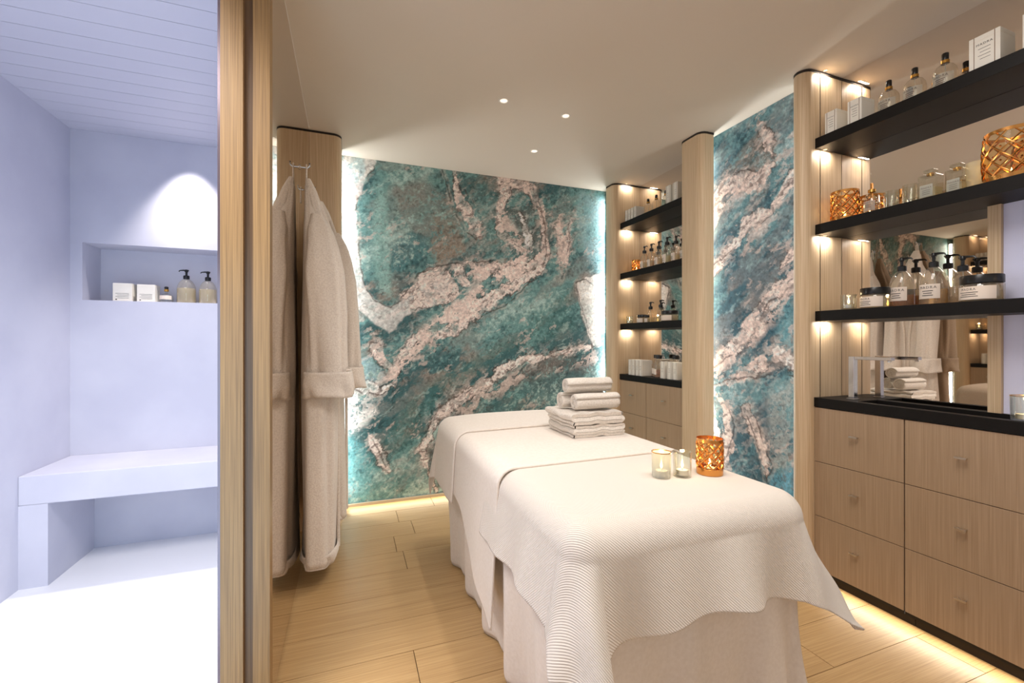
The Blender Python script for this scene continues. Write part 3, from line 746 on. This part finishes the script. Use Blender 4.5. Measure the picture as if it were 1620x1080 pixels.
# ------------------------------------------------------------------ candles and lanterns
def flame(parent, z, s=1.0, power=.1, wl=None):
    f = obj('flame', lathe([(0, 0), (.0035*s, .004*s), (.0048*s, .010*s), (.0035*s, .019*s), (.0015*s, .028*s), (0, .034*s)], 12, z=z), M['flame'], parent, True)
    l = bpy.data.lights.new('flame_lamp', 'POINT'); l.energy = power; l.color = (1, .72, .40); l.shadow_soft_size = .008
    o = bpy.data.objects.new('flame_lamp', l); C.objects.link(o); o.location = Vector(wl) + Vector((0, 0, z+.05*s)); return f
def tealight(parent, z, r):
    obj('candle_cup', lathe([(0, 0), (r, 0), (r, .016), (r-.0008, .016), (r-.0008, .002), (0, .002)], 24, z=z), M['steel'], parent, True)
    obj('wax', lathe([(0, .002), (r-.001, .002), (r-.001, .0145), (0, .0135)], 24, z=z), M['wax'], parent, True)
    obj('wick', lathe([(.0006, .013), (.0006, .021), (0, .0212)], 6, z=z), M['pump'], parent)
def glass_candle(loc, label, r=.032, h=.086, mt='glass', rimm=None, power=.10):
    e = empty('candle_glass', loc, label, 'candle')
    obj('glass_cup', lathe([(0, 0), (r*.92, 0), (r*.95, .003), (r, h), (r-.0018, h), (r*.93-.001, .006), (0, .006)], 32), M[mt], e, True)
    if rimm: tag(obj('rim', lathe([(r-.0022, h-.001), (r+.0004, h-.001), (r+.0004, h+.0015), (r-.0022, h+.0015), (r-.0022, h-.001)], 32), M[rimm], e, True), 'metallic rim')
    tealight(e, .0065, r*.66); flame(e, .027, .95, power, loc)
    return e
ZB = BZ+.0075
glass_candle((.99, 1.215, ZB), 'milky glass tealight holder with copper inside, nearest to the bed edge fold', .032, .084, 'frost', 'copper')
glass_candle((1.062, 1.197, ZB), 'clear glass tealight holder between the milky glass and the gold lantern', .031, .084, 'glass', None)
def lantern(loc, label, r=.043, h=.122, power=.14, mt='copper', belly=0):
    e = empty('pierced_lantern', loc, label, 'lantern')
    rad = lambda z: r*(1+belly*math.sin(PI*z/h)) if belly else r
    obj('rim_band', lathe([(rad(h), h-.012), (rad(h)+.001, h), (rad(h)-.0015, h), (rad(h)-.0015, h-.012), (rad(h), h-.012)], 36), M[mt], e, True)
    obj('base_band', lathe([(0, 0), (rad(0), 0), (rad(.02)+.0005, .022), (rad(.02)-.0015, .022), (rad(0)-.0015, .002), (0, .002)], 36), M[mt], e, True)
    bm = bmesh.new(); n = 9; z0, z1 = .021, h-.011
    for sgn in (1, -1):
        for k in range(n):
            pts = []
            for q in range(15):
                t = q/14; a = 2*PI*k/n+sgn*t*PI*.62; z = z0+(z1-z0)*t; rr = rad(z)-.0004
                pts.append((rr*math.cos(a), rr*math.sin(a), z))
            tube(pts, .0029, 5, bm)
    for zz in (z0+(z1-z0)*.33, z0+(z1-z0)*.66):
        for k in range(n):
            a = 2*PI*(k+.5)/n; lathe([(0, -.004), (.0045, 0), (0, .004)], 6, bm, cx=(rad(zz)-.001)*math.cos(a), cy=(rad(zz)-.001)*math.sin(a), z=zz)
    tag(obj('lattice', bm, M[mt], e, True), 'pierced diamond lattice')
    obj('inner_glass', lathe([(rad(0)-.005, .004), (rad(h/2)-.005, h/2), (rad(h)-.005, h-.004)], 30), thin_amber, e, True)
    tealight(e, .004, .019); flame(e, .022, 1.0, power, loc); return e
thin_amber = thin_glass('amber_glass', (255, 240, 210), .02, .03)
lantern((1.175, 1.19, ZB), 'gold pierced lantern glowing on the bed beside the glass candles')
lantern((2.262, 1.440, 1.351), 'never') if False else None
SZ = {k: v[1]+.001 for k, v in LEV.items()}; SZ[0] = T1+.001
lantern((2.262, 1.437, SZ[2]), 'copper pierced lantern on the middle long shelf beside the oak column', .056, .150, .14)
lantern((2.258, .862, SZ[2]), 'large rounded gold pierced lantern on the middle long shelf, cut by the picture edge', .070, .185, .14, belly=.08)
glass_candle((2.215, 1.390, SZ[3]), 'small clear tealight glass on the lowest long shelf beside the black-lidded jar', .032, .070, 'glass', power=.08)
glass_candle((2.205, .805, SZ[0]), 'gold-rimmed candle glass on the long worktop at the picture edge', .040, .085, 'glass', 'brass', .10)
lantern((2.262, 3.09, SZ[2]), 'small copper pierced lantern on the middle shelf of the narrow niche', .036, .105, .1)
glass_candle((2.215, 3.12, SZ[3]), 'small glowing tealight glass on the lowest shelf of the narrow niche', .030, .060, 'glass', power=.08)

# ------------------------------------------------------------------ bottles, jars, boxes
def wrap_patch(r, a0, a1, z0, z1, n=10):
    bm = bmesh.new(); L = []
    for k in range(n+1):
        a = a0+(a1-a0)*k/n; L.append((bm.verts.new((r*math.cos(a), r*math.sin(a), z0)), bm.verts.new((r*math.cos(a), r*math.sin(a), z1))))
    for p, q in zip(L, L[1:]): bm.faces.new((p[0], q[0], q[1], p[1]))
    return bm
TXT = {}
def text_bm(s, size):
    if (s, size) not in TXT: TXT[(s, size)] = text_mesh(s, size)
    bm = bmesh.new(); bm.from_mesh(TXT[(s, size)]); return bm
def print_wrapped(parent, r, ac, z1, h, width, size, name='lettering', txt='MADRA', lines=3):
    """lettering on a curved label: the brand word and fine lines of small print below"""
    bm = text_bm(txt, size) if txt else bmesh.new(); hh = z1
    for v in bm.verts: x, y = v.co.x, v.co.y; a = ac+x/r; v.co = (r*math.cos(a), r*math.sin(a), z1-size*.95+y)
    zz = z1-size*1.6
    for k in range(lines):
        wd = width*(.62, .5, .62, .4)[k % 4]; b2 = wrap_patch(r, ac-wd/2/r, ac+wd/2/r, zz-size*.10, zz+size*.10, 5)
        tmp = bpy.data.meshes.new('t'); b2.to_mesh(tmp); b2.free(); bm.from_mesh(tmp); bpy.data.meshes.remove(tmp); zz -= size*.62
    me = bpy.data.meshes.new(name); bm.to_mesh(me); bm.free(); return link_mesh(name, me, M['ink'], parent)
FACE = PI   # labels look towards -x
def pump_bottle(loc, label, r=.044, hb=.165, cat='bottle', liq='liquid', fill=.62, lab=True, spout=-PI/2, group=None, face=FACE, txt='MADRA'):
    e = empty('pump_bottle', loc, label, cat, group)
    s = hb/.165
    prof = [(0, 0), (r*.93, 0), (r, .006*s), (r, .092*s), (r*.95, .110*s), (r*.80, .132*s), (r*.58, .150*s), (r*.36, .160*s), (.0125, hb)]
    obj('glass_body', lathe(prof, 32), M['bottle'], e, True, ang=60)
    fz = fill*hb; lp = [(0, .004)]+[((pr-.003), ph+(.003 if ph < .01 else 0)) for pr, ph in prof[1:] if ph < fz]+[]
    rr = np.interp(fz, [p[1] for p in prof[1:]], [p[0] for p in prof[1:]])-.003
    lp += [(rr, fz), (0, fz)]
    obj('liquid', lathe(lp, 28), M[liq], e, True, ang=60)
    obj('dip_tube', tube([(0, 0, hb), (.001, -.004, hb*.6), (.003, -.012, .02)], .0022, 6), M['frost'], e, True)
    obj('collar', lathe([(0, hb-.004), (.0155, hb-.004), (.0165, hb), (.0165, hb+.017), (.013, hb+.020), (0, hb+.020)], 24), M['pump'], e, True)
    bm = lathe([(.006, hb+.018), (.006, hb+.040), (.0095, hb+.042), (.0100, hb+.053), (.007, hb+.057), (0, hb+.057)], 18)
    d = Vector((math.cos(spout), math.sin(spout), 0))
    tube([Vector((0, 0, hb+.051))-d*.012, Vector((0, 0, hb+.052)), Vector((0, 0, hb+.052))+d*.018, Vector((0, 0, hb+.050))+d*.034, Vector((0, 0, hb+.043))+d*.040], [.0045, .0055, .0045, .0035, .003], 8, bm)
    obj('pump_head', bm, M['pump'], e, True)
    if lab:
        hw = math.radians(50); lb = obj('label', wrap_patch(r+.0006, face-hw, face+hw, .028*s, .088*s), M['label'], e, True)
        print_wrapped(lb, r+.0011, face, .084*s, 0, r*1.3, .0150*s, txt=txt)
    return e
GP = 'pump bottles on the lowest long shelf'
pump_bottle((2.309, 1.227, SZ[3]), 'labelled pump bottle beside the small black-lidded jar, lowest long shelf', fill=.33, liq='oil', group=GP, spout=-PI/2)
pump_bottle((2.309, 1.113, SZ[3]), 'tallest of the amber pump bottles, in the middle of the lowest long shelf', r=.046, fill=.42, liq='liquid', group=GP)
pump_bottle((2.309, 1.020, SZ[3]), 'shorter pump bottle partly behind the big black-lidded jar', r=.040, hb=.135, fill=.5, group=GP, lab=False)
def jar(loc, label, r=.055, h=.096, cat='jar', txt='MADRA', size=.012, face=FACE-.25):
    e = empty('cosmetic_jar', loc, label, cat)
    hb = h*.68
    obj('glass_body', lathe([(0, 0), (r*.97, 0), (r, .004), (r, hb-.004), (r*.9, hb), (0, hb)], 36), M['bottle'], e, True, ang=60)
    obj('cream', lathe([(0, .004), (r*.92, .004), (r*.92, hb*.85), (0, hb*.85)], 30), M['pale'], e, True, ang=60)
    tag(obj('lid', lathe([(r*.93, hb+.001), (r*1.0, hb+.001), (r*1.0, h-.003), (r*.97, h), (0, h)], 40), M['pump'], e, True), 'black screw lid')
    hw = math.radians(75); lb = obj('label', wrap_patch(r+.0006, face-hw, face+hw, hb*.10, hb*.82, 18), M['label'], e, True)
    if txt: print_wrapped(lb, r+.0011, face, hb*.78, 0, r*1.6, size, txt=txt, lines=3)
    return e
jar((2.245, 1.297, SZ[3]), 'black-lidded glass jar beside the tealight on the lowest long shelf', .054, .092)
jar((2.240, .935, SZ[3]), 'big black-lidded glass jar at the picture-edge end of the lowest long shelf', .060, .098)
pump_bottle((2.30, .80, SZ[3]), 'brownish bottle standing past the big jar on the lowest long shelf', r=.035, hb=.10, lab=False)

def stopper_bottle(loc, label, r=.038, h=.172, txt='MADRA', liq=None, name='oil_bottle', lab=True, face=FACE, capc='pump', flat=False):
    e = empty(name, loc, label, 'bottle'); hb = h*.76
    prof = [(0, 0), (r*.95, 0), (r, .005), (r, hb*.70), (r*.93, hb*.80), (r*.70, hb*.91), (r*.36, hb*.98), (r*.30, hb*1.06)]
    obj('glass_body', lathe(prof, 32), M['bottle'], e, True, ang=60)
    obj('gold_neck', lathe([(r*.34, hb*1.0), (r*.36, hb*1.0), (r*.36, hb*1.09), (r*.22, hb*1.10)], 20), M['brass'], e, True)
    obj('cap', lathe([(0, hb*1.09), (r*.27, hb*1.09), (r*.30, hb*1.12), (r*.30, h-.002), (r*.26, h), (0, h)], 20), M[capc], e, True)
    obj('dip_tube', tube([(0, 0, hb), (0, -.002, .01)], .0015, 6), M['frost'], e)
    if liq: obj('liquid', lathe([(0, .004), (r-.003, .006), (r-.003, hb*.45), (0, hb*.45)], 28), M[liq], e, True, ang=60)
    if lab:
        hw = math.radians(65); lb = obj('label', wrap_patch(r+.0006, face-hw, face+hw, hb*.10, hb*.62, 14), M['frost'], e, True)
        print_wrapped(lb, r+.0011, face, hb*.60, 0, r*1.4, .0125, txt=txt, lines=4)
    return e
GO = 'gold-necked oil bottles on the highest long shelf'
for yy, lb in ((1.264, 'clear gold-necked bottle on the highest long shelf, next to the slim card boxes'),
               (1.167, 'clear gold-necked bottle on the highest long shelf, between two alike'),
               (1.064, 'clear gold-necked bottle on the highest long shelf, next to the wide striped box')):
    e = stopper_bottle((2.285, yy, SZ[1]), lb); e['group'] = GO
def card_box(loc, label, wx, wy, h, name='card_box', cat='box', txt='MADRA', size=.009, stripes=True, group=None, lines=4, side='-x'):
    e = empty(name, loc, label, cat, group)
    obj('carton', B(-wx/2, wx/2, -wy/2, wy/2, 0, h, bev=.0008), M['paper'], e)
    obj('lid_seam', B(-wx/2-.0003, wx/2+.0003, -wy/2-.0003, wy/2+.0003, h*.86, h*.863), M['cream'], e)
    bm = bmesh.new()
    if side == '-x':
        X = -wx/2-.0006
        if stripes:
            for s in (-1, 1): box(bm, X, X+.0007, s*wy*.33-.0009, s*wy*.33+.0009, 0.001, h-.001)
            obj('print_stripes', bm, M['line'], e); bm = bmesh.new()
        if txt:
            tb_ = text_bm(txt, size)
            for v in tb_.verts: x, y = v.co.x, v.co.y; v.co = (X, -x, h*.70+y)
            tmp = bpy.data.meshes.new('t'); tb_.to_mesh(tmp); tb_.free(); bm.from_mesh(tmp); bpy.data.meshes.remove(tmp)
        for k in range(lines): box(bm, X, X+.0003, -wy*.2, wy*(.2-.06*(k % 2)), h*(.60-.10*k)-.0007, h*(.60-.10*k)+.0007)
    else:
        Y = -wy/2-.0006
        for k in range(lines): box(bm, -wx*(.36-.1*(k % 2)), wx*(.34), Y, Y+.0003, h*(.44-.085*k)-.0007, h*(.44-.085*k)+.0007)
        box(bm, -wx*.36, -wx*.28, Y, Y+.0003, h*.08, h*.13)
    obj('small_print', bm, M['ink'], e); return e
card_box((2.225, 1.449, SZ[1]), 'slim white card box on the highest long shelf, beside the oak column', .09, .055, .108, txt='MADRA', size=.0075)
card_box((2.225, 1.343, SZ[1]), 'slim white card box on the highest long shelf, next to the gold-necked bottles', .09, .060, .110, txt='MADRA', size=.0085)
card_box((2.235, .905, SZ[1]), 'wide striped card box with printed lettering on the highest long shelf', .10, .085, .125, size=.0115)
card_box((2.235, .765, SZ[1]), 'striped card box at the picture edge on the highest long shelf', .10, .085, .125, size=.0115)
# glassware on the middle long shelf
def diffuser(loc, label):
    e = empty('diffuser_bottle', loc, label, 'bottle')
    obj('glass_body', lathe([(0, 0), (.028, 0), (.030, .004), (.030, .085), (.022, .098), (.012, .104), (.012, .118)], 28), M['glass'], e, True, ang=60)
    obj('copper_rod', B(-.005, .005, -.004, .004, .006, .150, bev=.0008), M['copper'], e)
    obj('collar', lathe([(.0125, .108), (.0145, .108), (.0145, .120), (.0125, .120), (.0125, .108)], 20), M['brass'], e, True)
    lb = obj('label', wrap_patch(.0306, PI-.9, PI+.9, .02, .065), M['frost'], e, True)
    print_wrapped(lb, .0311, PI, .064, 0, .04, .010); return e
diffuser((2.255, 1.315, SZ[2]), 'clear diffuser bottle with a copper rod beside the copper lantern')
def tumbler(loc, label, r=.028, h=.09, mt='glass', txt=None, group='clear glasses on the middle long shelf'):
    e = empty('glass_tumbler', loc, label, 'glass', group)
    obj('glass_wall', lathe([(0, 0), (r*.9, 0), (r, .004), (r*1.02, h), (r*1.02-.002, h), (r*.95-.001, .008), (0, .008)], 28), M[mt], e, True, ang=60)
    return e
tumbler((2.25, 1.235, SZ[2]), 'clear tumbler beside the diffuser bottle on the middle long shelf', .027, .085)
tumbler((2.30, 1.190, SZ[2]), 'taller clear tumbler behind, on the middle long shelf near the square bottles', .027, .105)
def square_bottle(loc, label, wx=.06, wy=.06, h=.13):
    e = empty('square_bottle', loc, label, 'bottle')
    obj('glass_body', B(-wx/2, wx/2, -wy/2, wy/2, 0, h*.82, bev=.004), M['glass'], e)
    obj('liquid', B(-wx/2+.004, wx/2-.004, -wy/2+.004, wy/2-.004, .004, h*.4), M['pale'], e)
    obj('neck', lathe([(.012, h*.82), (.012, h*.88)], 20), M['brass'], e, True)
    obj('stopper', B(-.017, .017, -.017, .017, h*.88, h, bev=.002), M['glass'], e)
    lb = obj('label', B(-wx/2-.0008, -wx/2-.0002, -wy*.36, wy*.36, h*.12, h*.5), M['frost'], e)
    bm = text_bm('MADRA', .009)
    for v in bm.verts: x, y = v.co.x, v.co.y; v.co = (-wx/2-.0012, -x, h*.38+y)
    for k in range(3): box(bm, -wx/2-.0012, -wx/2-.0009, -wy*.22, wy*.22, h*(.32-.06*k), h*(.32-.06*k)+.0012)
    obj('lettering', bm, M['ink'], lb); return e
square_bottle((2.25, 1.095, SZ[2]), 'square clear glass bottle with label in the middle of the middle long shelf')
square_bottle((2.26, 1.015, SZ[2]), 'square clear glass bottle on the middle long shelf, nearer the gold lantern', .055, .055, .125)
tumbler((2.28, .965, SZ[2]), 'tall narrow cream-tinted glass beside the large gold lantern', .030, .115, 'pale')

# tap
tp = empty('basin_tap', (2.262, 1.40, T1), 'square chrome tap bent at a right angle over the black basin', 'tap')
obj('upright', B(-.013, .013, -.013, .013, 0, .205, bev=.0015), M['chrome'], tp)
obj('base_plate', B(-.018, .018, -.018, .018, 0, .004, bev=.001), M['chrome'], tp)
a_ = obj('spout_arm', B(-.013, .013, -.165, -.0135, .190, .205, bev=.0015), M['chrome'], tp)
obj('nozzle', lathe([(0, .182), (.008, .182), (.008, .1895), (0, .1895)], 16, cx=0, cy=-.152), M['steel'], a_)

# ---- narrow niche contents
GN = 'white card boxes on the highest shelf of the narrow niche'
for k, yy in enumerate((3.125, 3.085, 3.045, 3.005)):
    card_box((2.225, yy, SZ[1]), ('slim white box, %s of the row beside the back mural column' % ['first', 'second', 'third', 'fourth'][k]), .08, .030, .098, txt=None, lines=3, group=GN)
for k, yy in enumerate((2.945, 2.845, 2.735)):
    stopper_bottle((2.27, yy, SZ[1]), ('clear oil bottle on the highest narrow-niche shelf, ' + ['beside the slim boxes', 'middle of three', 'by the pair of boxes'][k]), .034, .150, lab=False)
for k, yy in enumerate((2.62, 2.545)):
    card_box((2.24, yy, SZ[1]), ('upright white box on the highest narrow-niche shelf, ' + ['beside the oil bottles', 'next to the slim column'][k]), .09, .05, .14, txt=None, lines=3)
GPN = 'pump bottles on the middle shelf of the narrow niche'
for k, yy in enumerate((3.02, 2.93, 2.838, 2.742, 2.645, 2.55)):
    pump_bottle((2.290, yy, SZ[2]), 'labelled pump bottle on the narrow niche middle shelf, ' + ['beside the lantern', 'second from the lantern', 'third from the lantern', 'fourth from the lantern', 'fifth from the lantern', 'beside the slim column'][k],
                r=.036, hb=.155+.012*(k == 3), fill=.45, liq='pale', group=GPN, face=PI-.3, txt=None)
jar((2.25, 3.00, SZ[3]), 'black-lidded jar beside the tealight on the narrow niche lowest shelf', .040, .068, txt=None)
jar((2.235, 2.915, SZ[3]), 'tiny black-lidded jar on the narrow niche lowest shelf', .020, .060, txt=None)
pump_bottle((2.305, 2.96, SZ[3]), 'small clear pump bottle behind the jars, narrow niche lowest shelf', r=.030, hb=.115, lab=False, liq='pale', fill=.4)
pump_bottle((2.300, 2.83, SZ[3]), 'clear pump bottle in the middle of the narrow niche lowest shelf', r=.030, hb=.120, lab=False, liq='pale', fill=.4)
pump_bottle((2.300, 2.555, SZ[3]), 'clear pump bottle behind the wide jar, narrow niche lowest shelf', r=.030, hb=.110, lab=False, liq='pale', fill=.4)
jar((2.245, 2.66, SZ[3]), 'wide black-lidded jar on the narrow niche lowest shelf', .062, .078, txt=None)
GB = 'white boxes on the worktop of the narrow niche'
for k, yy in enumerate((3.06, 3.015, 2.965, 2.92)):
    card_box((2.225, yy, SZ[0]), 'upright white box on the narrow niche worktop, ' + ['first from the mural column', 'second from the mural column', 'third from the mural column', 'beside the lidded bottles'][k], .10, .040, .125, txt=None, lines=3, group=GB)
def lid_bottle(loc, label, r=.040, h=.17):
    e = empty('lidded_bottle', loc, label, 'bottle'); hb = h*.84
    obj('glass_body', lathe([(0, 0), (r, 0), (r, hb*.6), (r*.85, hb*.8), (r*.5, hb*.92), (r*.5, hb)], 28), M['bottle'], e, True, ang=60)
    obj('contents', lathe([(0, .004), (r-.004, .004), (r-.004, hb*.35), (0, hb*.35)], 24), M['oil'], e, True, ang=60)
    obj('lid', lathe([(0, hb), (r*.62, hb), (r*.62, h), (0, h)], 24), M['pump'], e, True, ang=60)
    lb = obj('label', wrap_patch(r+.0006, PI-.4-.8, PI-.4+.8, hb*.15, hb*.45), M['label'], e, True); return e
lid_bottle((2.285, 2.855, SZ[0]), 'black-lidded bottle beside the white boxes on the narrow worktop')
lid_bottle((2.235, 2.770, SZ[0]), 'black-lidded bottle with brown contents in the middle of the narrow worktop')
lid_bottle((2.300, 2.66, SZ[0]), 'black-lidded bottle behind the pair of boxes on the narrow worktop')
for k, yy in enumerate((2.67, 2.595, 2.54)):
    card_box((2.215, yy, SZ[0]), 'upright white box on the narrow niche worktop, ' + ['next to the brown bottle', 'middle one near the slim column', 'closest to the slim column'][k], .06, .048, .125, txt=None, lines=3)

# ---- steam room niche contents
card_box((-1.272, 3.300, NZ0), 'white cube box in the steam room niche, farther from the bottles', .092, .075, .108, side='-y', name='gift_box')
card_box((-1.157, 3.300, NZ0), 'white cube box in the steam room niche, beside the small perfume bottle', .090, .075, .105, side='-y', name='gift_box')
e = empty('perfume_bottle', (-1.062, 3.285, NZ0), 'small clear perfume bottle with black ball cap in the steam room niche', 'bottle')
obj('glass_body', lathe([(0, 0), (.030, 0), (.034, .010), (.034, .040), (.022, .050), (.008, .058), (.008, .072)], 28), M['glass'], e, True, ang=60)
obj('gold_neck', lathe([(.0085, .068), (.012, .070), (.012, .082), (.006, .084)], 20), M['brass'], e, True)
obj('ball_cap', lathe([(0, .080), (.009, .084), (.011, .091), (.009, .098), (0, .101)], 20), M['pump'], e, True)
obj('label', wrap_patch(.0348, -PI/2-1.1, -PI/2+1.1, .018, .042), M['label'], e, True)
pump_bottle((-.963, 3.30, NZ0), 'clear amber pump bottle in the steam room niche, beside the perfume bottle', r=.050, hb=.155, lab=False, spout=PI, liq='pale', fill=.6)
pump_bottle((-.848, 3.30, NZ0), 'clear amber pump bottle in the steam room niche, next to the oak post', r=.048, hb=.150, lab=False, spout=PI, liq='pale', fill=.6)

# ------------------------------------------------------------------ robes
def tube_cloth(name, parent, zs, cen, half, seed, mt, n=64, folds=.010, thick=.0):
    """lofted hanging cloth tube: centre (p, w) and half sizes (p, w) as functions of t (0 top, 1 hem)"""
    rows_ = []
    for z in zs:
        t = (zs[0]-z)/(zs[0]-zs[-1]); cp, cw = cen(t); hp, hw = half(t)
        a = np.linspace(0, 2*PI, n, endpoint=False)
        f = folds*(.25+.75*t)*(np.sin(3*a+seed+1.2*math.sin(t*4))+.6*np.sin(5*a+2*seed+2.2*t)+.30*np.sin(9*a+3*seed-3*t))
        ca, sa = np.cos(a), np.sin(a); e_ = .75
        px = np.sign(ca)*np.abs(ca)**e_; py = np.sign(sa)*np.abs(sa)**e_
        p = cp+(hp+f*min(1, hp/.05))*px; w_ = cw+(hw+f*1.2*min(1, hw/.06))*py
        p = np.maximum(p, .006)
        zz = z+.006*np.sin(3*a+seed)*t
        rows_.append(np.stack([p, w_, zz], -1))
    P = np.stack(rows_)
    return grid_mesh(name, P, mt, parent, closed_u=True)
ip = lambda t, xs, ys: float(np.interp(t, xs, ys))
def robe(loc, label, s=1.0, seed=0, out=.0, flip=1):
    e = empty('bathrobe', loc, label, 'robe', 'white bathrobes on the mirror wall')
    z0, z1 = 2.00, .10+.06*(seed > 2)
    zs = list(np.linspace(z0, z1, 60))
    body = tube_cloth('robe_body', e, zs, lambda t: (ip(t, [0, .08, .25, .5, 1], [.035, .055, .085, .085, .085])+out*.55, 0),
        lambda t: (ip(t, [0, .04, .12, .25, .5, 1], [.018, .03, .048, .070, .075, .078]), ip(t, [0, .05, .12, .22, .45, .75, 1], [.03, .05, .12, .175, .165, .185, .205])*s), seed, M['robe'], 96, .012)
    solid = body
    # hood / collar folded at the top
    tube_cloth('collar', e, list(np.linspace(2.04, 1.60, 22)), lambda t: (ip(t, [0, .3, 1], [.03, .06, .115])+out*.55, 0),
        lambda t: (ip(t, [0, .15, .6, 1], [.012, .030, .050, .045]), ip(t, [0, .15, .5, 1], [.022, .045, .085, .060])*s), seed+3, M['robe'], 64, .008)
    for k, sg in enumerate((-1, 1)):
        sl = tube_cloth('sleeve', e, list(np.linspace(1.84, 1.0, 34)),
            lambda t: (ip(t, [0, .2, .6, 1], [.07, .095, .115, .118])+out, sg*ip(t, [0, .25, 1], [.085, .145, .135])*s),
            lambda t: (ip(t, [0, .1, .35, 1], [.03, .062, .092, .092]), ip(t, [0, .1, .4, 1], [.03, .045, .056, .058])), seed+5+2*k, M['robe'], 56, .010)
        cf = tube_cloth('cuff', sl, list(np.linspace(1.05, .925, 10)),
            lambda t: (.122+out+.004*t, sg*.135*s), lambda t: (.104+.008*t, .068+.006*t), seed+6+2*k, M['robe'], 56, .007)
        cf.modifiers.new('t', 'SOLIDIFY').thickness = .008; tag(cf, 'wide turned-back cuff')
    # belt panel, lapel edges, hem band
    for sg in (-1, 1):
        pts = [(.085+out*.55, sg*.03, 1.92), (.150+out*.55, sg*.05, 1.72), (.172+out*.55, sg*.045, 1.50), (.176+out*.55, sg*.02, 1.25), (.174+out*.55, .012*sg, .9), (.176+out*.55, .010*sg, .4), (.176+out*.55, .010*sg, z1+.02)]
        obj('lapel', tube(pts, [.010, .016, .014, .010, .008, .008, .008], 8), M['robe'], e, True)
    hb = tube_cloth('hem_band', e, list(np.linspace(z1+.055, z1-.002, 5)), lambda t: (.085+out*.55, 0), lambda t: (.081, .208*s), seed, M['robe'], 96, .012*.97*1.0)
    hb.modifiers.new('t', 'SOLIDIFY').thickness = .004
    body.modifiers.new('t', 'SOLIDIFY').thickness = .004
    # hanging loop
    obj('hanging_loop', tube([(.030, -.008, 2.02), (.030, -.006, 2.09), (.030, 0, 2.115), (.030, .006, 2.09), (.030, .008, 2.02)], .004, 6), M['robe'], e, True)
    return e
robe((-.239, 2.50, 0), 'white bathrobe with wide turned cuffs hanging nearest the mirror, in front of the other', .92, 1.1, .015)
robe((-.239, 2.87, 0), 'white bathrobe hanging behind the first one, beside the oak column', .76, 4.2, .085)
for y, lb in ((2.50, 'small chrome robe hook holding the front bathrobe'), (2.87, 'small chrome robe hook holding the bathrobe by the column')):
    h = empty('robe_hook', (-.239, y, 2.10), lb, 'hook')
    obj('wall_plate', lathe([(0, 0), (.014, 0), (.014, .004), (0, .004)], 20), M['chrome'], h); h.children[0].rotation_euler = (0, PI/2, 0)
    obj('prong', tube([(.003, 0, 0), (.035, 0, 0), (.045, 0, .012), (.045, 0, .024)], .005, 8), M['chrome'], h, True)
